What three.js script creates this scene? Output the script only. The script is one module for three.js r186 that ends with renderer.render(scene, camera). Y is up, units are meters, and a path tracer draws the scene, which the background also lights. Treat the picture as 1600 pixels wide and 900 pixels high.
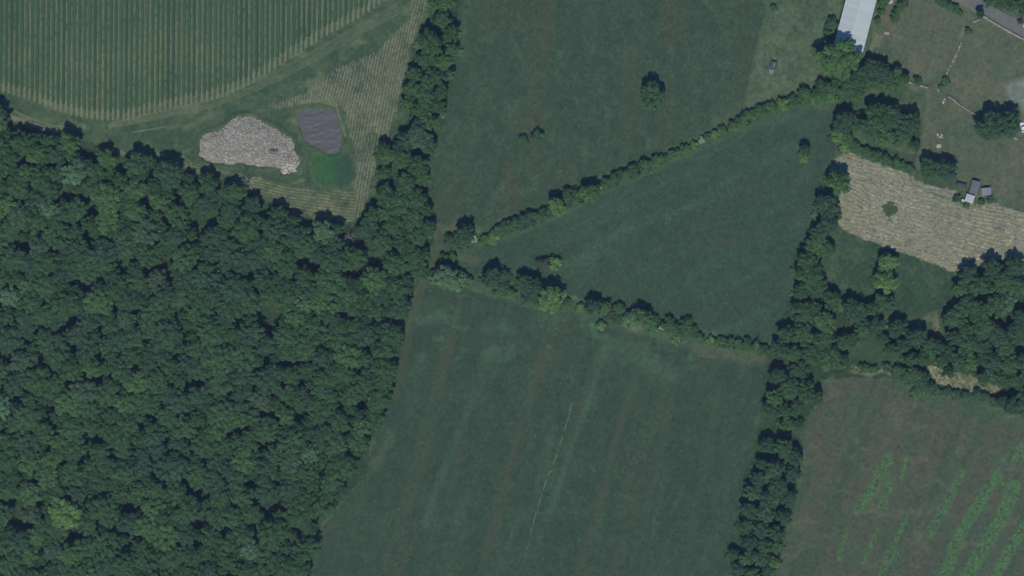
import * as THREE from 'three';
import { Sky } from 'three/addons/objects/Sky.js';
import { mergeGeometries } from 'three/addons/utils/BufferGeometryUtils.js';

// ------------------------------------------------------------------ camera, sky, sun, exposure, haze
const M = 0.3;                                   // metres for one unit of the survey grid used below (grid origin 800, 450 = world 0, 0)
const gx = (p) => (p - 800) * M, gz = (p) => (p - 450) * M;
const scene = new THREE.Scene();
const ALT = 1800;
const camera = new THREE.PerspectiveCamera(2 * Math.atan(135 / ALT) * 180 / Math.PI, 16 / 9, 10, 6000);
camera.position.set(0, ALT, 0); camera.up.set(0, 0, -1); camera.lookAt(0, 0, 0);
scene.add(camera);
const sunDir = new THREE.Vector3(-0.08, 1.72, 1.0).normalize();
const sky = new Sky(); sky.name = 'sky'; sky.scale.setScalar(5000);
sky.userData = { kind: 'structure' };
sky.material.uniforms.sunPosition.value.copy(sunDir);
sky.material.uniforms.turbidity.value = 3; sky.material.uniforms.rayleigh.value = 1.0;
sky.material.uniforms.mieCoefficient.value = 0.004; sky.material.uniforms.cloudCoverage.value = 0;
scene.add(sky);
scene.environmentIntensity = 0.1;
const sun = new THREE.DirectionalLight(new THREE.Color(1, 0.955, 0.87), 3.2);
sun.name = 'sun'; sun.position.copy(sunDir).multiplyScalar(600); sun.castShadow = true;
sun.shadow.mapSize.set(4096, 4096); sun.shadow.camera.left = -300; sun.shadow.camera.right = 300;
sun.shadow.camera.top = 220; sun.shadow.camera.bottom = -220; sun.shadow.camera.far = 1500;
scene.add(sun, sun.target);
const renderer = new THREE.WebGLRenderer({ antialias: true });
renderer.toneMapping = THREE.LinearToneMapping; renderer.toneMappingExposure = 1.0;
renderer.shadowMap.enabled = true;
scene.fog = new THREE.FogExp2(new THREE.Color(0.5, 0.66, 1.0), 0.000028);

// ------------------------------------------------------------------ helpers
function rng(seed) { let s = seed >>> 0; return () => { s = (s + 0x6D2B79F5) | 0; let t = Math.imul(s ^ (s >>> 15), 1 | s); t = (t + Math.imul(t ^ (t >>> 7), 61 | t)) ^ t; return ((t ^ (t >>> 14)) >>> 0) / 4294967296; }; }
function hash(ix, iy) { let h = Math.imul(ix, 374761393) + Math.imul(iy, 668265263); h = Math.imul(h ^ (h >>> 13), 1274126177); return ((h ^ (h >>> 16)) >>> 0) / 4294967296; }
function vn(x, y) { const ix = Math.floor(x), iy = Math.floor(y); let fx = x - ix, fy = y - iy; fx = fx * fx * (3 - 2 * fx); fy = fy * fy * (3 - 2 * fy);
  const a = hash(ix, iy), b = hash(ix + 1, iy), c = hash(ix, iy + 1), d = hash(ix + 1, iy + 1);
  return a + (b - a) * fx + (c - a) * fy + (a - b - c + d) * fx * fy; }
function fbm(x, y, o = 3) { let s = 0, a = 0.5, n = 0; for (let i = 0; i < o; i++) { s += a * vn(x, y); n += a; a *= 0.5; x = x * 2.03 + 17.1; y = y * 2.03 + 9.7; } return s / n; }
const clamp = (v, a = 0, b = 1) => Math.min(b, Math.max(a, v));
const ss = (a, b, v) => { const t = clamp((v - a) / (b - a)); return t * t * (3 - 2 * t); };
function inPoly(p, x, y) { let c = false; for (let i = 0, j = p.length - 1; i < p.length; j = i++) { const [xi, yi] = p[i], [xj, yj] = p[j]; if ((yi > y) !== (yj > y) && x < (xj - xi) * (y - yi) / (yj - yi) + xi) c = !c; } return c; }
function distPoly(p, x, y, closed = true) { let m = 1e9; for (let i = 0; i < p.length - (closed ? 0 : 1); i++) { const [ax, ay] = p[i], [bx, by] = p[(i + 1) % p.length]; const dx = bx - ax, dy = by - ay; const t = clamp(((x - ax) * dx + (y - ay) * dy) / (dx * dx + dy * dy)); m = Math.min(m, Math.hypot(x - ax - dx * t, y - ay - dy * t)); } return m; }
const lin = (v) => { v /= 255; return v <= 0.04045 ? v / 12.92 : Math.pow((v + 0.055) / 1.055, 2.4); };
// base colour of a material from the colour noted in the survey (haze taken off, sun and sky divided out)
const HAZE = [0.0135, 0.0235, 0.0310], GAIN = [0.92, 0.84, 1.0];
const alb = (r, g, b) => [r, g, b].map((v, i) => clamp((lin(v) - HAZE[i]) / GAIN[i], 0.006, 0.8));
const albC = (r, g, b) => new THREE.Color().setRGB(...alb(r, g, b));
const names = {};
function numbered(n) { names[n] = (names[n] || 0) + 1; return names[n] === 1 ? n : `${n}_${String(names[n] - 1).padStart(3, '0')}`; }
function thing(name, label, category, group, parent) { const o = new THREE.Group(); o.name = numbered(name); o.userData = { label, category }; if (group) o.userData.group = group; scene.add(o); return o; }
function part(name, geo, mat, parent) { const m = new THREE.Mesh(geo, mat); m.name = name; m.castShadow = m.receiveShadow = true; parent.add(m); return m; }
const std = (c, rough = 0.95, extra = {}) => new THREE.MeshStandardMaterial({ color: c, roughness: rough, ...extra });

// ------------------------------------------------------------------ the fields (outlines on the survey grid)
const P = {
  forest_floor: [[-300, 150], [0, 188], [40, 203], [100, 208], [140, 224], [200, 245], [240, 240], [290, 268], [330, 276], [362, 275], [392, 310], [440, 325], [470, 343], [520, 345], [556, 362], [590, 300], [600, 240], [640, 180], [640, 130], [650, 60], [680, 0], [690, -100], [718, -100], [716, 30], [712, 100], [697, 180], [680, 240], [668, 290], [682, 352], [668, 420], [642, 465], [632, 540], [612, 620], [600, 660], [577, 690], [577, 735], [545, 770], [505, 812], [495, 855], [485, 900], [470, 1000], [-300, 1000]],
  woodland_floor: [[1250, 400], [1290, 470], [1440, 520], [1500, 430], [1600, 400], [1750, 400], [1750, 650], [1600, 640], [1400, 590], [1290, 590], [1250, 680], [1240, 790], [1215, 880], [1190, 1000], [1130, 1000], [1145, 880], [1165, 740], [1195, 560], [1225, 490]],
  crop_field: [[-300, 60], [-300, -120], [680, -120], [600, 0], [575, 18], [540, 38], [500, 60], [460, 85], [430, 105], [400, 125], [360, 146], [320, 158], [280, 165], [240, 175], [200, 186], [165, 187], [120, 180], [80, 168], [40, 152], [0, 141]],
  hay_field: [[690, -100], [672, 0], [645, 60], [632, 130], [605, 215], [590, 250], [565, 335], [550, 348], [480, 335], [400, 300], [330, 276], [260, 255], [170, 232], [300, 256], [420, 282], [480, 296], [552, 300], [556, 240], [538, 170], [500, 158], [440, 170], [420, 165], [470, 150], [520, 110], [590, 80], [640, 30], [650, -100]],
  north_meadow: [[720, -100], [716, 0], [715, 60], [697, 180], [680, 250], [666, 290], [682, 345], [700, 352], [760, 352], [880, 300], [1000, 248], [1160, 180], [1200, 0], [1212, -100]],
  pasture_strip: [[1212, -100], [1200, 0], [1160, 180], [1270, 135], [1300, 75], [1322, 0], [1345, -100]],
  triangle_meadow: [[745, 378], [900, 315], [1050, 248], [1180, 185], [1260, 165], [1300, 175], [1305, 230], [1290, 290], [1250, 400], [1225, 490], [1205, 535], [1150, 528], [1000, 490], [900, 465], [830, 430], [730, 430], [700, 410], [715, 390]],
  south_meadow: [[655, 450], [730, 452], [800, 470], [900, 488], [1000, 520], [1100, 545], [1195, 560], [1190, 640], [1165, 740], [1140, 900], [1130, 1000], [470, 1000], [490, 860], [520, 800], [575, 740], [590, 670], [615, 610], [632, 540]],
  weedy_field: [[1290, 600], [1330, 588], [1400, 600], [1480, 625], [1600, 665], [1750, 700], [1750, 1000], [1190, 1000], [1215, 880], [1245, 760], [1250, 680]],
  scrub_meadow: [[1308, 355], [1332, 368], [1425, 402], [1490, 427], [1500, 500], [1440, 520], [1330, 500], [1290, 470], [1285, 380]],
  farmyard_lawn: [[1375, 0], [1345, 90], [1420, 130], [1450, 140], [1440, 230], [1430, 262], [1500, 285], [1560, 318], [1600, 332], [1750, 370], [1750, -100], [1395, -100]],
  stubble_field: [[1297, 262], [1307, 244], [1325, 239], [1350, 247], [1387, 260], [1417, 270], [1435, 285], [1462, 291], [1495, 300], [1499, 317], [1522, 320], [1545, 315], [1600, 332], [1750, 372], [1750, 470], [1605, 470], [1585, 440], [1590, 400], [1490, 425], [1425, 400], [1375, 382], [1332, 366], [1308, 351], [1310, 310], [1300, 285]],
  stubble_patch: [[1447, 572], [1470, 573], [1530, 590], [1570, 608], [1545, 618], [1510, 612], [1460, 598]],
  gravel_yard: [[1563, 130], [1600, 118], [1750, 110], [1750, 190], [1600, 190], [1590, 165], [1575, 162]],
  lush_grass: [[484, 244], [496, 236], [520, 232], [545, 238], [556, 250], [558, 272], [550, 290], [532, 298], [508, 297], [492, 288], [484, 268]],
};
const zoom = (pts, ox, oy, k) => pts.map(([x, y]) => [ox + x * k, oy + y * k]);
const rubblePoly = zoom([[430, 125], [500, 125], [600, 160], [650, 195], [740, 230], [800, 275], [890, 330], [905, 380], [915, 440], [950, 490], [955, 545], [900, 620], [800, 630], [795, 590], [740, 575], [640, 570], [540, 560], [430, 535], [360, 550], [250, 540], [150, 525], [65, 470], [75, 420], [80, 320], [130, 275], [250, 250], [310, 210], [380, 140]], 300, 160, 0.1755);
const pondPoly = zoom([[935, 70], [1060, 55], [1200, 60], [1260, 75], [1285, 120], [1310, 200], [1330, 280], [1325, 380], [1300, 450], [1240, 465], [1180, 440], [1130, 400], [1060, 380], [1010, 330], [960, 210], [930, 120]], 300, 160, 0.1755);
const roadLine = [[1380, -100], [1492, -10], [1545, 20], [1600, 48], [1760, 132]];
const ROADW = 11;
const ORDER = ['forest_floor', 'woodland_floor', 'crop_field', 'hay_field', 'north_meadow', 'pasture_strip', 'triangle_meadow', 'south_meadow', 'weedy_field', 'scrub_meadow', 'farmyard_lawn', 'stubble_field', 'stubble_patch', 'gravel_yard', 'lush_grass'];
const boxes = {}; for (const k of ORDER) { const xs = P[k].map((p) => p[0]), ys = P[k].map((p) => p[1]); boxes[k] = [Math.min(...xs), Math.max(...xs), Math.min(...ys), Math.max(...ys)]; }
function fieldAt(x, y) {
  if (x > 1370 && y < 140 && distPoly(roadLine, x, y, false) < ROADW) return 'road';
  for (let i = ORDER.length - 1; i >= 0; i--) { const k = ORDER[i], b = boxes[k]; if (x >= b[0] && x <= b[1] && y >= b[2] && y <= b[3] && inPoly(P[k], x, y)) return k; }
  return 'grass_headland';
}

// ------------------------------------------------------------------ ground colours: one map in metres over 560 x 320 m
const GW = 560, GH = 320, TW = 2048, TH = 1170;
const rgb = new Float32Array(TW * TH * 3);
const tx2p = (i) => (((i + 0.5) / TW - 0.5) * GW) / M + 800, ty2p = (j) => (((j + 0.5) / TH - 0.5) * GH) / M + 450;
const C = {};
const col = (k, ...v) => { C[k] = alb(...v); };
col('head', 64, 84, 70); col('headB', 76, 92, 76); col('dry', 116, 118, 98); col('soil', 128, 124, 106); col('soilD', 96, 92, 80);
col('crop', 66, 88, 72); col('cropB', 74, 90, 74); col('hay', 84, 96, 80); col('hayP', 124, 122, 102);
col('mead', 60, 78, 69); col('meadB', 64, 83, 72); col('meadT', 70, 80, 69); col('meadL', 75, 97, 84);
col('tri', 57, 79, 70); col('triB', 61, 83, 73); col('south', 57, 76, 67); col('southB', 61, 80, 70); col('brown', 72, 81, 70);
col('weed', 74, 87, 77); col('weedB', 79, 84, 76); col('weedD', 66, 82, 72); col('weedG', 84, 118, 82);
col('yard', 86, 94, 82); col('yardB', 75, 91, 79); col('yardT', 95, 98, 85); col('past', 84, 98, 82); col('pastB', 74, 90, 74);
col('stub', 150, 145, 124); col('stubD', 106, 108, 90); col('stubT', 132, 127, 106);
col('scrub', 55, 77, 66); col('scrubB', 66, 86, 72); col('floor', 54, 74, 60); col('floorB', 62, 80, 66);
col('road', 96, 99, 105); col('roadB', 108, 108, 110); col('grav', 124, 132, 134); col('gravB', 104, 112, 108);
col('lush', 58, 92, 68); col('lushB', 54, 82, 70); col('rub', 140, 136, 124); col('rubD', 112, 110, 100); col('mud', 84, 86, 88); col('pale', 150, 156, 136);
const mix = (o, a, b, t) => { o[0] = a[0] + (b[0] - a[0]) * t; o[1] = a[1] + (b[1] - a[1]) * t; o[2] = a[2] + (b[2] - a[2]) * t; };
const tmp = [0, 0, 0], tmp2 = [0, 0, 0];
function groundColour(x, y, o) {
  const jx = (fbm(x * 0.11, y * 0.11, 2) - 0.5) * 9 + (vn(x * 0.5, y * 0.5) - 0.5) * 5, jy = (fbm(x * 0.11 + 50, y * 0.11 + 31, 2) - 0.5) * 9 + (vn(x * 0.5 + 9, y * 0.5 + 77) - 0.5) * 5;
  let f = fieldAt(x + jx * 0.8, y + jy * 0.8);
  const big = fbm(x * 0.012, y * 0.012, 3), med = fbm(x * 0.05 + 100, y * 0.05, 3), fine = vn(x * 0.21 + 3, y * 0.21) * 0.3 + vn(x * 0.42, y * 0.42) * 0.45 + vn(x * 0.95 + 40, y * 0.95) * 0.25;
  let grain = 0.16;
  if (f === 'road') f = fieldAt(x, y);
  switch (f) {
    case 'road': mix(o, C.road, C.roadB, med); grain = 0.07; break;
    case 'forest_floor': case 'woodland_floor': mix(o, C.floor, C.floorB, ss(0.5, 0.75, med)); grain = 0.25; break;
    case 'crop_field': mix(o, C.crop, C.cropB, med);
      mix(o, o.slice(), C.dry, 0.28 * ss(0.5, 0.8, big)); break;
    case 'hay_field': {
      mix(o, C.head, C.hay, ss(0.2, 0.6, med));
      let s;                                                     // swaths follow the mower: north-south in the east, along the wood in the south
      if (y > 250 && x < 555) s = y - 0.24 * (x - 400) + 0.0006 * (x - 400) * (x - 400) + fbm(x * 0.02, y * 0.02, 2) * 6; else s = x + 0.2 * y + 8 * fbm(x * 0.012, y * 0.012, 2);
      const w = Math.sin(s * 2 * Math.PI / 4.9), gate = vn(x * 0.22, y * 0.22) * 0.6 + med * 0.7;
      mix(o, o.slice(), C.hayP, ss(-0.1, 0.9, w) * ss(0.3, 0.8, gate) * 0.85);
      mix(o, o.slice(), C.hayP, 0.22 * ss(0.5, 0.7, big)); grain = 0.2; break; }
    case 'north_meadow': {
      mix(o, C.mead, C.meadB, ss(0.3, 0.7, med));
      const s = x + 0.1 * y; const st = fbm(s * 0.035, y * 0.006, 3);
      mix(o, o.slice(), C.meadT, ss(0.48, 0.72, st) * 0.8);
      mix(o, o.slice(), C.meadL, ss(0.62, 0.8, fbm(x * 0.08 + 7, y * 0.05, 3)) * 0.4);
      mix(o, o.slice(), C.meadT, ss(40, 0, Math.hypot((x - 830) * 0.8, y - 185)) * 0.7); break; }
    case 'triangle_meadow': {
      mix(o, C.tri, C.triB, ss(0.3, 0.7, med));
      const u = x * 0.9 - y * 0.42, v = y * 0.9 + x * 0.42;
      const st = fbm(u * 0.006, v * 0.05, 3);
      mix(o, o.slice(), C.meadL, ss(0.55, 0.8, st) * 0.42); mix(o, o.slice(), C.mead, ss(0.5, 0.3, st) * 0.6);
      mix(o, o.slice(), C.brown, ss(0.62, 0.85, fbm(u * 0.012 + 30, v * 0.07, 3)) * 0.5); break; }
    case 'south_meadow': {
      mix(o, C.south, C.southB, ss(0.3, 0.7, med));
      const s = x + 0.27 * y + 0.00006 * (y - 700) * (y - 700); const st = fbm(s * 0.045, y * 0.004, 3);
      mix(o, o.slice(), C.brown, ss(0.56, 0.8, st) * 0.55); mix(o, o.slice(), C.meadL, ss(0.6, 0.85, fbm(s * 0.07 + 60, y * 0.016, 3)) * 0.28);
      mix(o, o.slice(), C.meadL, ss(0.6, 0.78, fbm(x * 0.035 + 5, y * 0.07, 3)) * ss(620, 540, y) * 0.6); break; }
    case 'weedy_field': {
      mix(o, C.weed, C.weedB, ss(0.35, 0.65, med));
      const s = x + 0.42 * y; const st = fbm(s * 0.05, y * 0.008, 3);
      mix(o, o.slice(), C.weedD, ss(0.5, 0.75, st) * 0.8); mix(o, o.slice(), C.weedB, ss(0.5, 0.25, st) * 0.8);
      mix(o, o.slice(), C.yardT, ss(0.6, 0.8, fbm(x * 0.03 + 20, y * 0.06, 3)) * 0.5); break; }
    case 'scrub_meadow': mix(o, C.scrub, C.scrubB, ss(0.35, 0.7, med)); mix(o, o.slice(), C.hay, ss(1325, 1290, x) * 0.6 * med); grain = 0.22; break;
    case 'farmyard_lawn': mix(o, C.yard, C.yardB, ss(0.4, 0.62, big * 0.6 + med * 0.4)); mix(o, o.slice(), C.yardT, ss(0.5, 0.75, fbm(x * 0.03 + 90, y * 0.03, 3)) * 0.8);
      mix(o, o.slice(), C.yardT, ss(14, 4, Math.abs(x - 1446 + 0.1 * (y - 180))) * ss(130, 150, y) * 0.5); break;
    case 'pasture_strip': mix(o, C.past, C.pastB, ss(0.4, 0.7, med)); grain = 0.2; break;
    case 'stubble_field': {
      const d = Math.hypot(x - 1390, y - 328); const bulge = 22 * Math.exp(-d * d / 1600) * (y < 328 ? -1 : 1);
      const slope = 0.3 + 0.0002 * (1450 - x);
      const s = y - slope * (x - 1300) + bulge + 9 * (fbm(x * 0.02, y * 0.03, 2) - 0.5) - 26 * ss(1395, 1430, x) ;
      const w = Math.sin(s * 2 * Math.PI / 6.2 + 2 * vn(x * 0.1, y * 0.1)), g = vn(x * 0.28, y * 0.5);
      mix(o, C.stub, C.stubT, med); mix(o, o.slice(), C.stubD, ss(0.0, 0.8, w) * ss(0.1, 0.6, g) * 0.95);
      mix(o, o.slice(), C.scrubB, ss(0.68, 0.82, med) * 0.5); grain = 0.3; break; }
    case 'stubble_patch': mix(o, C.stubT, C.stubD, ss(0.25, 0.6, med)); mix(o, o.slice(), C.headB, 0.25); grain = 0.35; break;
    case 'gravel_yard': mix(tmp2, C.grav, C.gravB, ss(0.4, 0.8, med)); mix(o, C.yardT, tmp2, ss(0, 14, distPoly(P.gravel_yard, x, y) + 14 * (med - 0.5))); grain = 0.08; break;
    case 'lush_grass': mix(tmp2, C.lush, C.lushB, ss(515, 535, x + 20 * (med - 0.5))); mix(o, C.headB, tmp2, ss(0, 9, distPoly(P.lush_grass, x, y) + 8 * (med - 0.5))); grain = 0.12; break;
    default: mix(o, C.head, C.headB, ss(0.35, 0.7, med)); mix(o, o.slice(), C.dry, ss(0.6, 0.85, fbm(x * 0.03 + 3, y * 0.06 + 8, 3)) * 0.5);
  }
  const g = 1 + (fine - 0.5) * 2 * grain * 3; o[0] *= g; o[1] *= g; o[2] *= g;
}
for (let j = 0, q = 0; j < TH; j++) for (let i = 0; i < TW; i++, q += 3) { groundColour(tx2p(i), ty2p(j), tmp); rgb[q] = tmp[0]; rgb[q + 1] = tmp[1]; rgb[q + 2] = tmp[2]; }
// strokes of other matter on the ground: wheel tracks, bare soil, weeds
function stroke(line, w, c, a = 1, rag = 0.6, fr = 0.25) {
  const xs = line.map((p) => p[0]), ys = line.map((p) => p[1]), k = (TW * M) / GW;
  const i0 = Math.max(0, Math.floor(((Math.min(...xs) - w * 2 - 800) * M / GW + 0.5) * TW)), i1 = Math.min(TW - 1, Math.ceil(((Math.max(...xs) + w * 2 - 800) * M / GW + 0.5) * TW));
  const j0 = Math.max(0, Math.floor(((Math.min(...ys) - w * 2 - 450) * M / GH + 0.5) * TH)), j1 = Math.min(TH - 1, Math.ceil(((Math.max(...ys) + w * 2 - 450) * M / GH + 0.5) * TH));
  for (let j = j0; j <= j1; j++) for (let i = i0; i <= i1; i++) {
    const x = tx2p(i), y = ty2p(j), d = distPoly(line, x, y, false); if (d > w * 1.3) continue;
    const n = vn(x * fr, y * fr) * 0.6 + vn(x * fr * 2.7, y * fr * 2.7) * 0.4;
    const t = a * ss(w, w * 0.25, d + (n - 0.5) * w * 1.4 * rag) * (1 - rag + rag * ss(0.25, 0.65, n)); if (t <= 0) continue;
    const q = (j * TW + i) * 3; for (let e = 0; e < 3; e++) rgb[q + e] += (c[e] - rgb[q + e]) * t;
  }
}
const R0 = rng(11);
// crop field: bare strips between the crop rows, with a flare of bare soil at the south end of each
const cropRows = [];
function cropEnd(x) { let y = -130; for (let t = -120; t < 190; t += 1) if (inPoly(P.crop_field, x, t)) y = t; return y; }
for (let x = -133; x < 660; x += 8.15) { const xe = x + (R0() - 0.5) * 0.8, ye = cropEnd(xe); if (ye < -100) continue; cropRows.push([xe, ye]);
  const pts = []; for (let y = -90; y <= ye; y += 12) pts.push([xe + 1.2 - y * 0.008 + (R0() - 0.5) * 0.7, y]); pts.push([xe - 0.2, ye]);
  if (pts.length < 2) continue;
  stroke(pts, 1.6 + R0() * 0.5, C.soil, 0.4 + R0() * 0.4, 0.95, 0.16);
  stroke([[xe, ye - 14], [xe - 0.2, ye + 1]], 2.6 + R0(), C.soil, 0.75, 0.6, 0.3);
}
for (const off of [-6, -2, 3, 7, 11]) stroke([[620, 12 + off], [560, 45 + off], [500, 80 + off], [440, 112 + off], [400, 130 + off], [330, 160 + off * 0.8], [240, 180 + off * 0.6], [170, 196 + off * 0.4]], 1.3, C.dry, 0.75, 0.7, 0.35);
stroke([[0, 178], [50, 195], [100, 208]], 7, C.soil, 0.8, 0.6, 0.2); stroke([[0, 163], [40, 182], [80, 196], [110, 200]], 2, C.dry, 0.8);
stroke([[205, 207], [260, 198]], 1.2, C.pale, 0.5); stroke([[160, 232], [200, 242]], 5, C.soil, 0.5); stroke([[290, 200], [330, 180]], 8, C.dry, 0.45);
stroke([[470, 160], [500, 158], [525, 166], [533, 190], [540, 212]], 3.5, C.dry, 0.8, 0.6, 0.3); stroke([[400, 300], [440, 318], [480, 333]], 6, C.soilD, 0.5);
stroke([[672, 0], [676, 14]], 8, C.dry, 0.7); stroke([[440, 235], [470, 270]], 5, C.dry, 0.4, 0.7);
stroke([[300, 255], [280, 240], [300, 232]], 3, C.dry, 0.5);
// track through the gap between the hedges
stroke([[690, 300], [684, 350], [688, 380], [676, 420], [660, 445], [640, 500], [632, 560], [618, 620]], 9, C.brown, 0.7, 0.4, 0.1); stroke([[672, 250], [690, 340]], 5, C.brown, 0.5);
stroke([[710, 352], [695, 360]], 8, C.yardT, 0.5); stroke([[716, 400], [740, 408]], 11, C.yardT, 0.5, 0.4, 0.1);
stroke([[680, 180], [672, 240], [664, 290]], 5, C.headB, 0.5, 0.4, 0.1);
// meadow streaks
const M1 = C.brown, M2 = C.meadL;
for (const [l, w, c, a] of [
  [[[700, 540], [672, 690], [640, 790]], 8, M1, 0.5], [[[770, 540], [740, 620], [700, 720], [662, 820]], 7, M2, 0.35], [[[852, 550], [822, 640], [790, 745], [755, 880]], 6, M1, 0.75], [[[945, 545], [915, 640], [885, 720], [860, 800]], 5, M2, 0.5], [[[930, 560], [905, 640], [880, 710]], 5, M1, 0.55],
  [[[992, 590], [965, 680], [940, 780], [905, 890]], 6, M1, 0.8], [[[1055, 600], [1035, 690], [1010, 800], [985, 890]], 5, M1, 0.5], [[[1125, 600], [1100, 740], [1070, 890]], 6, M1, 0.5], [[[720, 700], [700, 790], [670, 860], [655, 850]], 5, M1, 0.5], [[[570, 880], [590, 840], [610, 790]], 6, M1, 0.4], [[[610, 680], [585, 730]], 7, C.yardT, 0.3],
  [[[1090, 545], [1150, 556], [1190, 562]], 9, C.yardT, 0.6], [[[950, 545], [1000, 552]], 18, M2, 0.5], [[[1010, 570], [1050, 585]], 13, M2, 0.55], [[[660, 485], [690, 490]], 16, M2, 0.4], [[[760, 512], [800, 515]], 9, M2, 0.45],
  [[[790, 55], [782, 170]], 5, C.mead, 0.8], [[[860, 0], [852, 90]], 6, C.meadT, 0.6], [[[942, 10], [932, 110]], 6, C.mead, 0.7], [[[1170, 160], [1120, 190]], 9, C.yardT, 0.4],
  [[[1200, 0], [1162, 176]], 2.5, C.headB, 0.7], [[[925, 505], [930, 525]], 4, C.weedG, 0.5], [[[1120, 390], [1180, 365]], 4, C.brown, 0.6], [[[1270, 240], [1240, 300]], 6, C.yardT, 0.2]]) stroke(l, w * 1.6, c, Math.min(0.95, a * 1.2), 0.6, 0.1);
stroke([[894, 628], [886, 660], [870, 710], [852, 755], [838, 800], [820, 870]], 1.0, C.pale, 0.6, 1.0, 0.16);
stroke([[745, 386], [800, 366], [870, 338], [950, 298], [1040, 258], [1110, 226], [1190, 188], [1260, 166]], 7, C.headB, 0.7, 0.5, 0.12); stroke([[740, 450], [830, 478], [900, 488], [960, 510], [1060, 538], [1190, 556]], 7, C.headB, 0.6, 0.5, 0.12);
stroke([[1335, 545], [1370, 552], [1395, 560]], 26, C.scrubB, 0.8, 0.4, 0.12); stroke([[1420, 500], [1470, 510], [1480, 560]], 16, C.scrubB, 0.7, 0.4, 0.12); stroke([[1332, 572], [1358, 584], [1378, 580], [1396, 586]], 4, C.hayP, 0.7, 0.8, 0.3); stroke([[1225, 672], [1245, 676]], 12, C.scrubB, 0.8, 0.4);
// weeds in the south-east field
const weedLines = [[[[1388, 715], [1362, 765], [1342, 797]], 9, 0.75], [[[1416, 715], [1407, 752]], 4, 0.6], [[[1392, 748], [1375, 800]], 8, 0.5], [[[1507, 738], [1480, 785], [1452, 835]], 7, 0.9], [[[1557, 742], [1528, 790], [1500, 835], [1475, 900], [1460, 940]], 9, 0.95], [[[1585, 762], [1562, 815], [1532, 862], [1508, 905]], 11, 0.95], [[[1560, 750], [1590, 760]], 6, 0.7], [[[1602, 822], [1575, 862], [1550, 905]], 9, 0.95], [[[1417, 810], [1382, 880]], 5, 0.5], [[[1370, 830], [1350, 880]], 5, 0.5], [[[1324, 830], [1310, 875]], 4, 0.5], [[[1400, 860], [1375, 900]], 7, 0.45], [[[1570, 720], [1600, 700]], 14, 0.25]];
for (const [l, w, a] of weedLines) stroke(l, w * 1.45, C.weedG, a * 0.9, 0.62, 0.38);
for (const [l, w, a] of [[[[1520, 720], [1450, 900]], 8, 0.6], [[[1590, 790], [1545, 900]], 6, 0.7], [[[1415, 740], [1385, 830]], 9, 0.5], [[[1350, 660], [1420, 680]], 16, 0.4], [[[1480, 650], [1560, 690]], 14, 0.4], [[[1290, 700], [1260, 850]], 12, 0.3]]) stroke(l, w, C.weedB, a, 0.5, 0.1);
stroke([[1400, 605], [1480, 635], [1600, 672]], 5, C.lush, 0.7, 0.6, 0.15); stroke([[1330, 580], [1360, 586], [1380, 578]], 5, C.hayP, 0.6); stroke([[1295, 602], [1310, 615]], 7, C.yardT, 0.5);
stroke([[1435, 505], [1460, 492], [1466, 520]], 9, C.hayP, 0.6, 0.6, 0.2); stroke([[1305, 370], [1300, 430], [1298, 455]], 11, C.hay, 0.6, 0.6, 0.2);
stroke([[1425, 268], [1422, 285], [1470, 308], [1500, 318]], 4, C.scrubB, 0.75, 0.4, 0.2); stroke([[1305, 248], [1308, 268]], 5, C.lush, 0.9, 0.3); stroke([[1498, 312], [1505, 322], [1530, 322], [1555, 312]], 6, C.lush, 0.8, 0.5, 0.3);
stroke([[1370, 55], [1362, 75]], 6, C.soil, 0.6); stroke([[1392, 0], [1389, 40], [1380, 70]], 5, C.soilD, 0.6); stroke([[1378, 58], [1372, 70]], 6, C.soil, 0.5); stroke([[1395, 160], [1420, 170], [1435, 168]], 9, C.hayP, 0.4, 0.7, 0.3);
stroke([[1483, 170], [1520, 190], [1540, 205]], 3, C.yardT, 0.7); stroke([[1450, 150], [1442, 220], [1428, 270]], 5, C.yardT, 0.6); stroke([[1506, 45], [1500, 62]], 4, C.soil, 0.5); stroke([[1470, 195], [1480, 250]], 14, C.scrubB, 0.5, 0.5, 0.15);
stroke([[1492, -4], [1545, 33], [1600, 62]], 3, C.dry, 0.6, 0.5);
stroke([[1500, 100], [1540, 75], [1560, 100], [1550, 135]], 12, C.yardB, 0.5, 0.4, 0.08);
const half = new Uint8Array(TW * TH * 4);
const toS = (v) => 255 * (v <= 0.0031308 ? v * 12.92 : 1.055 * Math.pow(v, 1 / 2.4) - 0.055);
for (let j = 0; j < TH; j++) for (let i = 0; i < TW; i++) { const q = (j * TW + i) * 3, o = ((TH - 1 - j) * TW + i) * 4; const dth = hash(i, j) - 0.5; for (let e = 0; e < 3; e++) half[o + e] = clamp(toS(clamp(rgb[q + e])) + dth, 0, 255); half[o + 3] = 255; }
const groundMap = new THREE.DataTexture(half, TW, TH, THREE.RGBAFormat, THREE.UnsignedByteType);
groundMap.colorSpace = THREE.SRGBColorSpace; groundMap.magFilter = THREE.LinearFilter; groundMap.minFilter = THREE.LinearFilter; groundMap.needsUpdate = true;
const groundMat = new THREE.MeshStandardMaterial({ map: groundMap, roughness: 1 });

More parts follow.
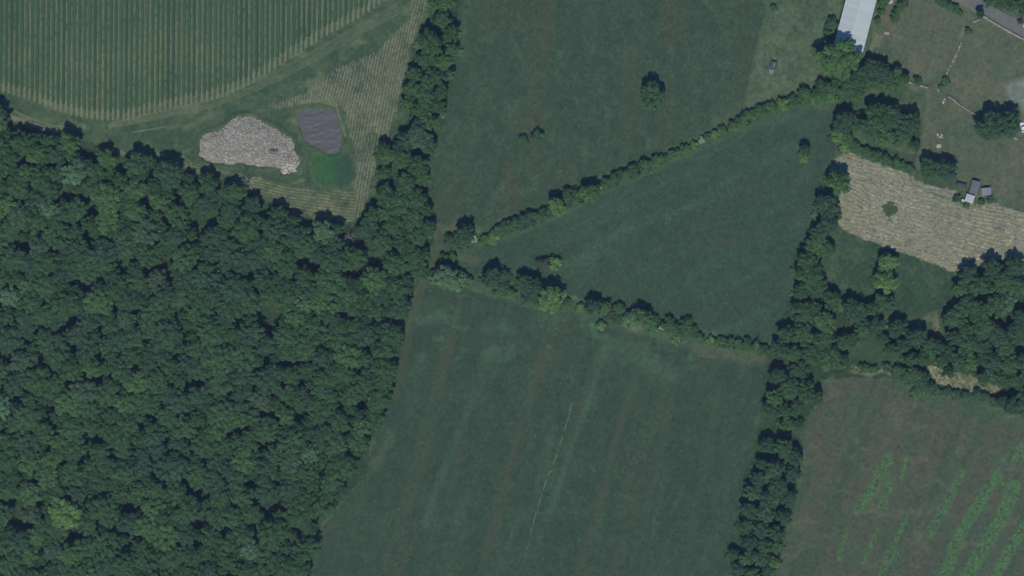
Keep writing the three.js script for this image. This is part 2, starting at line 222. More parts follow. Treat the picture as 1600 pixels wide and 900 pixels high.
// ------------------------------------------------------------------ terrain: one height field, cut into its fields
const NX = 620, NZ = 354, CX = GW / NX, CZ = GH / NZ;
const RELIEF = { road: 0.01, gravel_yard: 0.03, farmyard_lawn: 0.07, pasture_strip: 0.12, forest_floor: 0.3, woodland_floor: 0.3, stubble_field: 0.2, hay_field: 0.16, crop_field: 0.1, stubble_patch: 0.25 };
function heightAt(x, z) {
  const px = x / M + 800, py = z / M + 450; const f = fieldAt(px, py);
  const a = RELIEF[f] ?? 0.16;
  let h = (vn(x * 0.9, z * 0.9) - 0.5) * a * 1.5 + (fbm(x * 0.16 + 5, z * 0.16, 2) - 0.5) * a * 2 + (fbm(x * 0.02, z * 0.02, 2) - 0.5) * 0.6;
  if (px > 280 && px < 560 && py > 150 && py < 300) {
    const dr = distPoly(rubblePoly, px, py);
    if (inPoly(rubblePoly, px, py)) h += 0.2 + 1.1 * ss(0, 16, dr) + (vn(x * 0.5, z * 0.5) - 0.5) * 0.8; else h += 0.9 * ss(9, 4, dr) * ss(0, 4, dr) - 0.25 * ss(3, 0, dr);
    const dp = distPoly(pondPoly, px, py); if (inPoly(pondPoly, px, py)) h = -0.35 - 0.9 * ss(0, 4, dp); else h += 0.35 * ss(8, 3, dp) * ss(0, 3, dp);
  }
  return h;
}
const Hgt = new Float32Array((NX + 1) * (NZ + 1));
for (let j = 0; j <= NZ; j++) for (let i = 0; i <= NX; i++) Hgt[j * (NX + 1) + i] = heightAt(-GW / 2 + i * CX, -GH / 2 + j * CZ);
const Hs = (i, j) => Hgt[clamp(j, 0, NZ) * (NX + 1) + clamp(i, 0, NX)];
function groundY(x, z) { const u = clamp((x + GW / 2) / CX, 0, NX - 0.001), v = clamp((z + GH / 2) / CZ, 0, NZ - 0.001), i = Math.floor(u), j = Math.floor(v), a = u - i, b = v - j; return (Hs(i, j) * (1 - a) + Hs(i + 1, j) * a) * (1 - b) + (Hs(i, j + 1) * (1 - a) + Hs(i + 1, j + 1) * a) * b; }
const cells = {};
for (let j = 0; j < NZ; j++) for (let i = 0; i < NX; i++) {
  const px = (-GW / 2 + (i + 0.5) * CX) / M + 800, py = (-GH / 2 + (j + 0.5) * CZ) / M + 450;
  let f = fieldAt(px, py); if (inPoly(rubblePoly, px, py)) f = 'rubble'; else if (inPoly(pondPoly, px, py)) f = 'pond_bed';
  (cells[f] ||= []).push([i, j]);
}
const fieldGroups = {};
for (const [f, list] of Object.entries(cells)) {
  const idx = new Map(), pos = [], nor = [], uv = [], ind = [];
  const vert = (i, j) => { const k = j * (NX + 1) + i; let n = idx.get(k); if (n === undefined) { n = idx.size; idx.set(k, n); pos.push(-GW / 2 + i * CX, Hs(i, j), -GH / 2 + j * CZ); const v = new THREE.Vector3((Hs(i - 1, j) - Hs(i + 1, j)) / (2 * CX), 1, (Hs(i, j - 1) - Hs(i, j + 1)) / (2 * CZ)).normalize(); nor.push(v.x, v.y, v.z); uv.push(i / NX, 1 - j / NZ); } return n; };
  for (const [i, j] of list) { const a = vert(i, j), b = vert(i + 1, j), c = vert(i, j + 1), d = vert(i + 1, j + 1); ind.push(a, c, b, b, c, d); }
  const g = new THREE.BufferGeometry(); g.setAttribute('position', new THREE.Float32BufferAttribute(pos, 3)); g.setAttribute('normal', new THREE.Float32BufferAttribute(nor, 3)); g.setAttribute('uv', new THREE.Float32BufferAttribute(uv, 2)); g.setIndex(ind);
  if (f === 'rubble') { fieldGroups[f] = g; continue; }
  const grp = new THREE.Group(); grp.name = f; grp.userData = { kind: 'structure' }; scene.add(grp); fieldGroups[f] = grp;
  part('soil_surface', g, groundMat, grp);
}
// land beyond the surveyed fields
{ const g = new THREE.PlaneGeometry(4000, 4000); g.rotateX(-Math.PI / 2); const m = new THREE.Mesh(g, std(albC(60, 80, 69))); m.position.y = -1.6; m.name = 'surrounding_ground'; m.userData = { kind: 'structure' }; m.receiveShadow = true; scene.add(m); }

// ------------------------------------------------------------------ pond water
{ const pos = [], ind = [], S = 0.5, x0 = gx(455), x1 = gx(545), z0 = gz(165), z1 = gz(250), idx = new Map();
  const nx = Math.ceil((x1 - x0) / S), nz = Math.ceil((z1 - z0) / S);
  const wy = (x, z) => -0.1 + 0.2 * (fbm(x * 0.3 + z * 0.1, z * 0.75, 3) - 0.5) * 2;
  const vert = (i, j) => { const k = j * 1000 + i; let n = idx.get(k); if (n === undefined) { n = idx.size; idx.set(k, n); const x = x0 + i * S, z = z0 + j * S; pos.push(x, wy(x, z), z); } return n; };
  for (let j = 0; j < nz; j++) for (let i = 0; i < nx; i++) { const px = (x0 + (i + 0.5) * S) / M + 800, py = (z0 + (j + 0.5) * S) / M + 450; if (!inPoly(pondPoly, px, py) && distPoly(pondPoly, px, py) > 1.2) continue; const a = vert(i, j), b = vert(i + 1, j), c = vert(i, j + 1), d = vert(i + 1, j + 1); ind.push(a, c, b, b, c, d); }
  const g = new THREE.BufferGeometry(); g.setAttribute('position', new THREE.Float32BufferAttribute(pos, 3)); g.setIndex(ind); g.computeVertexNormals();
  const m = new THREE.Mesh(g, new THREE.MeshPhysicalMaterial({ color: new THREE.Color().setRGB(0.098, 0.093, 0.088), roughness: 0.42, ior: 1.33 })); m.name = 'pond_water'; m.userData = { kind: 'structure' }; m.receiveShadow = true; scene.add(m); }

// ------------------------------------------------------------------ crop rows
{ const cropMats = [albC(64, 90, 70), albC(70, 92, 74), albC(60, 84, 68)].map((c) => std(c));
  const r = rng(31);
  for (const [xe, ye] of cropRows) {
    const pos = [], ind = []; const ys = []; for (let y = -90; y < ye - 9; y += 3.2) ys.push(y); if (ys.length < 3) continue;
    ys.forEach((y, n) => { const x = gx(xe - 2.9 - y * 0.008), z = gz(y), k = clamp(0.35 + 0.9 * vn(xe * 3, y * 0.16)); const by = groundY(x, z);
      for (let c = 0; c < 5; c++) { const u = (c - 2) / 2; pos.push(x + u * (0.45 + 0.35 * k) + (r() - 0.5) * 0.22, by + (1 - u * u) * (0.22 + 0.4 * k) + (r() - 0.5) * 0.14 - (c % 4 ? 0 : 0.1), z + (r() - 0.5) * 0.4); }
      if (n) for (let c = 0; c < 4; c++) { const a = (n - 1) * 5 + c, b = n * 5 + c; ind.push(a, b, a + 1, a + 1, b, b + 1); } });
    let g = new THREE.BufferGeometry(); g.setAttribute('position', new THREE.Float32BufferAttribute(pos, 3)); g.setIndex(ind); g = g.toNonIndexed(); g.computeVertexNormals();
    part('crop_row', g, cropMats[Math.floor(r() * 3)], fieldGroups.crop_field);
  } }

// ------------------------------------------------------------------ trees
// a crown is many leaf sprays spread over clumps; a trunk is a tapered stem with limbs. Unit crown: radius 1.
function leafCrown(seed, { clumps = 30, leaves = 60, tall = 1.25, base = 0.5, leaf = 0.105, rough = 0.24, squash = 0.8 } = {}) {
  const r = rng(seed), pos = [], nor = [], colr = [], n = new THREE.Vector3(), a = new THREE.Vector3(), b = new THREE.Vector3(), q = new THREE.Vector3();
  const lob = [r() * 6.3, r() * 6.3, r() * 6.3];
  const edge = (t) => 0.9 + 0.12 * Math.sin(2 * t + lob[0]) + 0.1 * Math.sin(3 * t + lob[1]) + 0.08 * Math.sin(5 * t + lob[2]);
  const cl = [];
  for (let k = 0; k < clumps; k++) {
    const t = k * 2.39996 + r() * 0.9, rad = Math.sqrt((k + 0.3 + r() * 0.5) / clumps) * 0.86, e = edge(t);
    const dome = Math.pow(Math.max(0, 1 - rad * rad * 0.92), 0.36);
    cl.push([Math.cos(t) * rad * e, base + (tall - base) * (dome * (0.8 + 0.3 * r()) - 0.12 * (r() < 0.3 ? 2 : 0)), Math.sin(t) * rad * e, rough * (0.7 + 0.7 * r()), 0.66 + 0.5 * r(), t + (r() - 0.5), 1.0 + 0.45 * r()]);
  }
  for (const [cx, cy, cz, cr, tone, ca, cs] of cl) for (let l = 0; l < leaves; l++) {
    const u = r() * 1.35 - 0.35, t = r() * 6.2832, s = Math.sqrt(Math.max(0, 1 - u * u)); const rr = cr * (0.72 + 0.4 * r());
    q.set(s * Math.cos(t), u, s * Math.sin(t));
    const lx = q.x * rr * cs, lz = q.z * rr / cs, x = cx + lx * Math.cos(ca) - lz * Math.sin(ca), y = cy + q.y * rr * squash, z = cz + lx * Math.sin(ca) + lz * Math.cos(ca);
    n.set(q.x * Math.cos(ca) - q.z * Math.sin(ca), q.y, q.x * Math.sin(ca) + q.z * Math.cos(ca)).multiplyScalar(0.6).add(a.set(r() - 0.5, r() * 0.9 + 0.15, r() - 0.5)).normalize();
    a.set(r() - 0.5, r() - 0.5, r() - 0.5).cross(n).normalize(); b.crossVectors(n, a);
    const sz = leaf * (0.6 + 0.7 * r()), w = sz * (0.55 + 0.3 * r()), c = tone * (0.8 + 0.36 * r());
    const p0 = [x - a.x * sz, y - a.y * sz, z - a.z * sz], p1 = [x - b.x * w, y - b.y * w, z - b.z * w], p2 = [x + a.x * sz, y + a.y * sz, z + a.z * sz], p3 = [x + b.x * w, y + b.y * w, z + b.z * w];
    pos.push(...p0, ...p1, ...p2, ...p0, ...p2, ...p3); const cc = clamp(c * 0.8, 0, 1); const cw = cc * (0.93 + 0.14 * r());
    for (let e = 0; e < 6; e++) { nor.push(n.x, n.y, n.z); colr.push(cw, cc, cw); }
  }
  const g = new THREE.BufferGeometry(); g.setAttribute('position', new THREE.Float32BufferAttribute(pos, 3)); g.setAttribute('normal', new THREE.Float32BufferAttribute(nor, 3)); g.setAttribute('color', new THREE.Float32BufferAttribute(colr, 3));
  return g;
}
function limb(a, b, r0, r1, seg = 6) { const A = new THREE.Vector3(...a), B = new THREE.Vector3(...b), L = A.distanceTo(B); const g = new THREE.CylinderGeometry(r1, r0, L, seg, 1); g.translate(0, L / 2, 0); g.applyQuaternion(new THREE.Quaternion().setFromUnitVectors(new THREE.Vector3(0, 1, 0), B.clone().sub(A).normalize())); g.translate(...a); return g; }
function trunkGeo(seed) { const r = rng(seed), gs = [limb([0, -0.08, 0], [0.02, 0.75, 0.01], 0.065, 0.04)]; for (let k = 0; k < 5; k++) { const t = k * 1.26 + r(); gs.push(limb([0.01, 0.3 + 0.1 * k, 0], [Math.cos(t) * 0.5, 0.72 + 0.1 * r(), Math.sin(t) * 0.5], 0.03, 0.01, 5)); } return mergeGeometries(gs); }
function bareGeo(seed) { const r = rng(seed), gs = [limb([0, -0.05, 0], [0.03, 1.0, 0.02], 0.06, 0.025)]; for (let k = 0; k < 11; k++) { const t = k * 2.4 + r(), h = 0.35 + 0.055 * k, e = 0.55 + 0.4 * r(); const tip = [Math.cos(t) * e, h + 0.4 + 0.2 * r(), Math.sin(t) * e]; gs.push(limb([0.02, h, 0.01], tip, 0.024, 0.009, 5)); for (let s = 0; s < 4; s++) { const f = 0.4 + 0.15 * s, st = [0.02 + (tip[0] - 0.02) * f, h + (tip[1] - h) * f, tip[2] * f]; const tt = t + (r() - 0.5) * 2.4; gs.push(limb(st, [st[0] + Math.cos(tt) * 0.3, st[1] + 0.2, st[2] + Math.sin(tt) * 0.3], 0.011, 0.004, 4)); } } return mergeGeometries(gs); }
const bigCrowns = [1, 2, 3, 4, 5, 6, 7, 8].map((s) => leafCrown(s * 71, { clumps: 46 + (s % 3) * 7, leaves: 60, leaf: 0.085, rough: 0.2 }));
const grandCrowns = [1, 2, 3].map((s) => leafCrown(s * 131 + 5, { clumps: 84, leaves: 64, leaf: 0.06, rough: 0.145, tall: 1.2 }));
const bushCrowns = [1, 2, 3, 4, 5].map((s) => leafCrown(s * 37 + 900, { clumps: 15, leaves: 46, leaf: 0.17, rough: 0.36, tall: 0.95, base: 0.25 }));
const trunks = [trunkGeo(3), trunkGeo(8), trunkGeo(21)], bares = [bareGeo(4), bareGeo(12)];
const bark = std(new THREE.Color().setRGB(0.09, 0.075, 0.06)), deadBark = std(new THREE.Color().setRGB(0.3, 0.28, 0.26));
const leafMat = (r, g, b) => { const c = alb(r, g, b); return new THREE.MeshStandardMaterial({ color: new THREE.Color().setRGB(c[0] * 1.95, c[1] * 1.95, c[2] * 1.95), vertexColors: true, roughness: 0.85 }); };
const TONE = { m: leafMat(54, 78, 60), d: leafMat(50, 73, 61), k: leafMat(51, 75, 57), y: leafMat(60, 85, 61), b: leafMat(74, 98, 66), s: leafMat(68, 92, 74), g: leafMat(60, 78, 66), p: leafMat(54, 68, 62), w: leafMat(116, 124, 106) };
const TW_ = { m: 'mid green', d: 'dark bluish green', k: 'deep green', y: 'yellowish green', b: 'bright yellow-green', s: 'pale sage green', g: 'greyish green', p: 'purplish brown', w: 'white-flowering' };
const RT = rng(4242);
let tn = 0;
function plant(px, py, rp, tone, kind, name, label, category, group) {
  const R = rp * M, t = thing(name, label, category, group), v = tn++;
  const x = gx(px), z = gz(py), geo = kind === 'bush' ? bushCrowns[v % 5] : kind === 'grand' ? grandCrowns[v % 3] : bigCrowns[v % 8];
  const hs = kind === 'bush' ? R * 1.1 + 0.3 : (R * 0.8 + 2.4 + RT() * 1.4);
  t.position.set(x, groundY(x, z), z);
  const tr = part('trunk', trunks[v % 3], bark, t), cr = part('crown', geo, TONE[tone], t);
  const k = R * (1.0 + RT() * 0.08); cr.rotation.y = RT() * 6.283; cr.scale.set(k, hs, k); tr.scale.set(Math.min(k, 5), hs, Math.min(k, 5)); tr.rotation.y = RT() * 6;
  return t;
}
const ORD = ['first', 'second', 'third', 'fourth', 'fifth', 'sixth', 'seventh', 'eighth', 'ninth', 'tenth', 'eleventh', 'twelfth', 'thirteenth', 'fourteenth', 'fifteenth', 'sixteenth', 'seventeenth', 'eighteenth', 'nineteenth'];
const TENS = ['', '', 'twentieth', 'thirtieth', 'fortieth', 'fiftieth', 'sixtieth'], TENP = ['', '', 'twenty', 'thirty', 'forty', 'fifty', 'sixty'];
const ordinal = (n) => (n < 20 ? ORD[n - 1] : n % 10 ? `${TENP[Math.floor(n / 10)]}-${ORD[n % 10 - 1]}` : TENS[n / 10]);
const hedgeSpots = [];
function rowOf(list, kind, name, category, where, from, group, along = (p) => p[1]) { list.sort((p, q) => along(p) - along(q)).forEach(([x, y, r, t = 'm', k], i) => { hedgeSpots.push([x, y, r]); plant(x, y, r, t, k || kind, name, `${TW_[t]} ${k === 'tree' ? 'tree' : category} in ${where}, ${ordinal(i + 1)} from ${from}`, k === 'tree' ? 'tree' : category, group); }); }

rowOf([[697, 4, 14, 'y'], [680, 6, 11, 'y'], [691, 31, 14, 'm'], [706, 54, 13, 'k'], [672, 68, 20, 'k'], [706, 79, 12, 'y'], [667, 96, 16, 'm'], [692, 100, 15, 'y'], [648, 118, 12, 'm'], [678, 122, 18, 'k'], [702, 118, 9, 's'], [643, 139, 13, 'y'], [664, 147, 18, 'm'], [688, 146, 13, 'k'], [638, 160, 11, 'y'], [660, 173, 15, 'm'], [684, 167, 13, 'k'], [670, 190, 14, 'y'], [654, 212, 20, 'g'], [633, 221, 14, 'd'], [669, 227, 14, 'm'], [600, 233, 11, 'k']],
  'tree', 'belt_tree', 'tree', 'the belt north of the wood', 'the top edge', 'trees of the belt between hay field and north meadow');
rowOf([[619, 238, 13, 'd'], [604, 246, 14, 'y'], [630, 250, 15, 'm'], [653, 260, 16, 'k'], [601, 270, 12, 'm'], [660, 278, 12, 'y'], [634, 288, 17, 'm'], [603, 306, 17, 'k'], [652, 312, 17, 'm'], [624, 320, 19, 'm'], [666, 328, 11, 'k'], [606, 333, 14, 'y'], [584, 336, 15, 'k'], [646, 344, 19, 'm'], [670, 356, 13, 'm'], [620, 354, 19, 'k'], [576, 360, 17, 'd'], [652, 370, 16, 'm'], [598, 378, 18, 'm'], [632, 380, 16, 'k'], [643, 404, 21, 'k'], [618, 412, 20, 'm'], [656, 424, 14, 'm'], [662, 398, 10, 'y']],
  'tree', 'neck_tree', 'tree', 'the wedge of wood by the track', 'the north', 'trees where the belt meets the big wood');
// diagonal hedge, west to east
rowOf([[704, 375, 9, 'd'], [727, 367, 16, 'd', 'tree'], [718, 380, 12, 'm'], [741, 373, 5, 'w'], [756, 375, 7, 'y'], [769, 372, 9, 'b'], [779, 361, 9, 'm'], [789, 355, 9, 'm'], [801, 353, 11, 'm'], [813, 350, 10, 'k'], [824, 346, 12, 'd'], [836, 342, 10, 'm'], [848, 337, 11, 'm'], [870, 323, 14, 'b', 'tree'], [857, 332, 8, 'm'], [888, 311, 13, 'm'], [905, 309, 12, 'm'], [922, 301, 14, 'y', 'tree'], [936, 292, 4, 'w'], [949, 286, 9, 'm'], [961, 282, 10, 'm'], [975, 274, 10, 'm'], [990, 269, 10, 'k'], [1008, 261, 10, 'm'], [1024, 253, 9, 'y'], [1040, 246, 4, 'w'], [1036, 249, 7, 'y'], [1050, 243, 7, 'y'], [1060, 239, 7, 'y'], [1071, 233, 7, 'y'], [1083, 227, 6, 'b'], [1097, 219, 5, 'w'], [1104, 215, 6, 'y'], [1116, 210, 6, 'b'], [1129, 204, 7, 'y'], [1145, 197, 8, 'y'], [1159, 188, 9, 'm'], [1174, 180, 9, 'y'], [1189, 173, 9, 'm'], [1205, 169, 9, 'y'], [1221, 164, 9, 'b'], [1240, 154, 4, 'w'], [1240, 159, 9, 'm'], [1258, 151, 12, 'm'], [1275, 153, 11, 'y'], [1284, 140, 13, 'k'], [1296, 151, 12, 'y'], [1306, 138, 14, 'm']],
  'bush', 'hedge_bush', 'bush', 'the diagonal hedge', 'the left', 'bushes of the diagonal hedge', (p) => p[0]);
rowOf([[682, 434, 12, 's'], [697, 432, 19, 's', 'tree'], [715, 439, 13, 's'], [729, 439, 9, 'y'], [706, 402, 8, 'm'], [694, 404, 7, 'm'], [768, 434, 16, 'd', 'tree'], [786, 433, 11, 'd'], [784, 451, 12, 'm'], [798, 459, 9, 'y'], [820, 444, 15, 'd', 'tree'], [835, 448, 14, 'd', 'tree'], [830, 464, 14, 'd'], [860, 468, 21, 'b', 'tree'], [885, 473, 6, 'm'], [906, 481, 6, 'b'], [926, 479, 13, 'd', 'tree'], [942, 481, 12, 'm'], [952, 491, 9, 'p'], [966, 483, 9, 'm'], [939, 508, 7, 'b'], [967, 498, 8, 'k'], [989, 497, 13, 's'], [1005, 496, 14, 'y', 'tree'], [1019, 508, 10, 'y'], [1021, 499, 8, 'm'], [1033, 512, 3.5, 'w'], [1046, 508, 11, 'm'], [1060, 518, 11, 'm'], [1072, 507, 10, 'k'], [1081, 517, 9, 'm'], [1056, 530, 7, 'b'], [1093, 528, 7, 'y'], [1110, 531, 6, 'b'], [1124, 533, 7, 'y'], [1140, 535, 8, 'm'], [1153, 539, 8, 'y'], [1166, 539, 9, 'm'], [1180, 541, 8, 'y'], [1192, 547, 9, 'm']],
  'bush', 'south_hedge_bush', 'bush', 'the hedge under the triangular meadow', 'the left', 'bushes of the hedge below the triangular meadow', (p) => p[0]);
rowOf([[1308, 286, 19, 'y'], [1290, 324, 19, 'd'], [1303, 337, 10, 'm'], [1291, 351, 17, 'd'], [1277, 368, 14, 'm'], [1272, 386, 17, 'y'], [1291, 388, 12, 'm'], [1261, 408, 17, 'm'], [1264, 430, 23, 'k'], [1275, 452, 14, 'm'], [1251, 455, 13, 'k'], [1298, 470, 15, 'm'], [1253, 488, 19, 'k'], [1270, 482, 13, 'm'], [1287, 503, 19, 'y'], [1229, 522, 15, 'd'], [1253, 522, 18, 'm'], [1283, 532, 16, 'm'], [1218, 543, 13, 'd'], [1238, 552, 15, 'm'], [1267, 553, 17, 'k'], [1296, 557, 19, 'm'], [1316, 562, 10, 'k'], [1316, 534, 13, 'm'], [1247, 577, 15, 'd']],
  'tree', 'boundary_tree', 'tree', 'the line left of the stubble field', 'the top', 'trees between triangular meadow and stubble field');
rowOf([[1214, 587, 13, 'd'], [1232, 606, 17, 'm'], [1209, 621, 15, 'y'], [1258, 611, 17, 'k'], [1273, 621, 12, 'm'], [1199, 637, 11, 'd'], [1223, 641, 14, 'k'], [1243, 636, 13, 'd'], [1228, 661, 11, 'm'], [1246, 661, 9, 'd'], [1198, 695, 13, 'd'], [1223, 700, 16, 'm'], [1240, 714, 13, 'd'], [1189, 724, 10, 'd'], [1208, 734, 15, 'g'], [1237, 739, 12, 'd'], [1184, 748, 12, 'd'], [1213, 758, 16, 'd'], [1175, 768, 13, 'g'], [1198, 778, 15, 'd'], [1230, 778, 13, 'd'], [1170, 797, 14, 'd'], [1193, 802, 15, 'g'], [1223, 807, 13, 'd'], [1165, 822, 12, 'm'], [1188, 827, 14, 'd'], [1212, 832, 13, 'm'], [1169, 846, 13, 'd'], [1193, 851, 13, 'm'], [1213, 852, 11, 'y'], [1145, 866, 10, 'm'], [1165, 871, 12, 'y'], [1188, 871, 13, 'm'], [1208, 877, 10, 'b'], [1150, 890, 12, 'g'], [1175, 896, 12, 'y'], [1198, 891, 10, 'm'], [1160, 915, 13, 'd'], [1190, 915, 13, 'm']],
  'tree', 'lower_boundary_tree', 'tree', 'the line right of the south meadow', 'the top', 'trees between south meadow and weedy field');
rowOf([[1385, 412, 16, 'b'], [1381, 440, 19, 'b'], [1380, 475, 17, 'm'], [1362, 482, 12, 'm'], [1337, 489, 17, 'd'], [1326, 477, 12, 'd'], [1367, 509, 14, 'd'], [1345, 510, 12, 'm'], [1330, 530, 10, 'k'], [1390, 545, 9, 'k'], [1378, 528, 10, 'd'], [1440, 560, 10, 'm'], [1470, 562, 11, 'm'], [1480, 548, 11, 'k'], [1535, 590, 11, 'm'], [1480, 580, 9, 'k'], [1401, 513, 14, 'd'], [1430, 526, 15, 'd'], [1448, 540, 13, 'm'], [1408, 540, 13, 'd'], [1462, 543, 12, 'd'], [1421, 561, 11, 'm'], [1511, 430, 16, 'd'], [1500, 450, 13, 'y'], [1528, 446, 18, 'm'], [1547, 420, 16, 'd'], [1561, 440, 19, 'm'], [1583, 418, 16, 'd'], [1582, 447, 17, 'm'], [1507, 477, 16, 'd'], [1490, 497, 17, 'm'], [1527, 489, 19, 'k'], [1553, 478, 18, 'm'], [1573, 470, 14, 's'], [1534, 514, 17, 'm'], [1507, 515, 13, 'm'], [1488, 528, 13, 'd'], [1508, 538, 18, 'm'], [1532, 542, 15, 'd'], [1554, 523, 17, 'd'], [1568, 541, 18, 'm'], [1588, 521, 19, 'd'], [1594, 499, 15, 'd'], [1494, 561, 13, 'm'], [1514, 565, 13, 'y'], [1546, 567, 17, 'd'], [1574, 569, 18, 'm'], [1598, 567, 17, 'd'], [1560, 590, 13, 'm'], [1587, 594, 15, 'm'], [1600, 614, 14, 'd'], [1580, 633, 15, 'd'], [1566, 629, 11, 'd'], [1615, 540, 18, 'm'], [1618, 580, 17, 'd'], [1612, 640, 15, 'm'], [1612, 490, 16, 'm']],
  'tree', 'copse_tree', 'tree', 'the copse below the stubble field', 'the left', 'trees of the copse below the stubble field', (p) => p[0]);
rowOf([[1405, 579, 9, 'm'], [1423, 588, 14, 'm'], [1438, 598, 14, 'd'], [1431, 611, 9, 'y'], [1453, 607, 10, 'd'], [1466, 614, 7, 'y'], [1480, 612, 7, 'd'], [1494, 617, 7, 'm'], [1507, 617, 7, 'd'], [1527, 616, 8, 'd'], [1541, 622, 8, 'm'], [1553, 628, 8, 'd'], [1385, 574, 7, 'm'], [1350, 575, 7, 'm'], [1365, 577, 6, 'y']],
  'bush', 'field_edge_bush', 'bush', 'the scrub above the weedy field', 'the left', 'bushes above the weedy field', (p) => p[0]);
rowOf([[1322, 134, 15, 'm'], [1341, 124, 16, 'd'], [1360, 108, 15, 'd'], [1376, 112, 13, 'd'], [1387, 120, 12, 'm'], [1355, 129, 14, 'm'], [1372, 131, 12, 'y'], [1400, 114, 8, 's'], [1403, 124, 9, 'y'], [1413, 123, 7, 'm'], [1335, 142, 13, 'm'], [1393, 132, 10, 'y']],
  'tree', 'yard_hedge_tree', 'tree', 'the thicket below the barn', 'the left', 'trees of the thicket below the barn', (p) => p[0]);
rowOf([[1317, 194, 18, 'd'], [1308, 212, 12, 'b'], [1322, 217, 12, 'y'], [1354, 199, 17, 'm'], [1368, 188, 25, 'k'], [1388, 186, 19, 'd'], [1420, 195, 19, 'd'], [1381, 214, 15, 'y'], [1406, 211, 15, 'm'], [1430, 226, 8, 'd']],
  'tree', 'grove_tree', 'tree', 'the grove above the stubble field', 'the left', 'trees of the grove above the stubble field', (p) => p[0]);
rowOf([[1319, 230, 8, 'b'], [1338, 230, 8, 'm'], [1352, 237, 8, 'm'], [1366, 243, 9, 'm'], [1382, 249, 9, 'm'], [1398, 255, 8, 'm'], [1411, 260, 7, 'y'], [1421, 263, 7, 'm'], [1510, 320, 5, 'y'], [1495, 311, 6, 'm'], [1533, 316, 5, 'm'], [1547, 312, 5, 'm']],
  'bush', 'stubble_edge_bush', 'bush', 'the scrub along the stubble field top', 'the left', 'bushes along the top of the stubble field', (p) => p[0]);
const one = (x, y, r, t, kind, name, label, cat) => { hedgeSpots.push([x, y, r]); return plant(x, y, r, t, kind, name, label, cat); };
one(1018, 152, 22, 'm', 'grand', 'field_tree', 'lone round tree in the middle of the north meadow', 'tree');
one(818, 219, 7, 'm', 'bush', 'meadow_bush', 'smaller left bush of the pair in the north meadow', 'bush');
one(839, 213, 9, 'm', 'bush', 'meadow_bush', 'larger right bush of the pair in the north meadow', 'bush');
one(868, 412, 10, 'b', 'bush', 'meadow_bush', 'bright yellow-green bush standing in the triangular meadow', 'bush');
one(847, 412, 9, 'p', 'bush', 'meadow_bush', 'dull dark bush left of the bright bush in triangular meadow', 'bush');
one(1257, 234, 9, 'd', 'tree', 'meadow_bush', 'dark small tree at the east corner of the triangular meadow', 'tree');
one(1254, 247, 7, 'b', 'bush', 'meadow_bush', 'bright bush just below the dark small tree in the triangular meadow', 'bush');
one(1307, 94, 36, 'y', 'grand', 'barn_tree', 'large pale green tree overhanging the end of the long barn roof', 'tree');
one(1546, 199, 26, 'd', 'grand', 'yard_tree', 'large dark tree on the lawn by the gravel yard', 'tree');
one(1574, 194, 21, 'd', 'grand', 'yard_tree', 'right dark tree touching the large lawn tree by the gravel yard', 'tree');
one(1452, 264, 19, 'k', 'grand', 'yard_tree', 'rounded bushy tree left of the sheds', 'tree');
one(1478, 267, 17, 'd', 'tree', 'yard_tree', 'right bushy tree of the pair between stubble field and sheds', 'tree');
one(1390, 328, 10, 'g', 'bush', 'stubble_bush', 'low round greyish bush alone in the stubble field', 'bush').children[1].scale.y = 0.7;
one(1300, 37, 9, 'd', 'bush', 'barn_bush', 'dark bush against the left side of the barn', 'bush');
one(1293, 52, 6, 'm', 'bush', 'barn_bush', 'small bush between barn and pale tree on pasture side', 'bush');
rowOf([[1380, 4, 8, 'm'], [1377, 19, 6, 'm'], [1410, 8, 8, 'm'], [1402, 16, 6, 'm'], [1397, 28, 7, 'm'], [1371, 33, 5, 'm']], 'bush', 'barn_side_bush', 'bush', 'the scrub right of the barn', 'the top edge', 'bushes right of the barn');
rowOf([[1466, 0, 7, 'm'], [1475, 5, 7, 'm'], [1484, 10, 7, 'm'], [1493, 15, 6, 'm'], [1500, 20, 4, 'm']], 'bush', 'verge_bush', 'bush', 'the row below the road', 'the left', 'bushes along the lawn below the road', (p) => p[0]);
rowOf([[1546, 0, 12, 'm'], [1562, 5, 12, 'm'], [1580, 8, 13, 'm'], [1598, 14, 12, 'd'], [1570, -10, 14, 'm'], [1600, -8, 16, 'd']], 'tree', 'roadside_tree', 'tree', 'the group above the road', 'the left', 'trees above the road', (p) => p[0]);
one(1530, 23, 7, 'd', 'tree', 'wall_corner_tree', 'narrow dark tree at the corner of the roadside stone wall', 'tree');
one(1512, 49, 5, 'm', 'bush', 'lawn_bush', 'small round bush at the upper end of the stone row', 'bush');
one(1478, 128, 6, 'y', 'bush', 'lawn_bush', 'small light bush at the lower end of the stone row', 'bush');
one(1470, 136, 4, 'y', 'bush', 'lawn_bush', 'tiny bush between stone row and low wall ends', 'bush');
one(1433, 126, 6, 'd', 'bush', 'lawn_bush', 'spiky dark bush between two pieces of pale low wall', 'bush');
one(1594, 34, 4, 'p', 'bush', 'lawn_bush', 'reddish brown bush at the road edge by the right border', 'bush');
one(1208, 12, 5, 'm', 'bush', 'pasture_bush', 'small bush in the pale pasture strip left of the barn', 'bush');

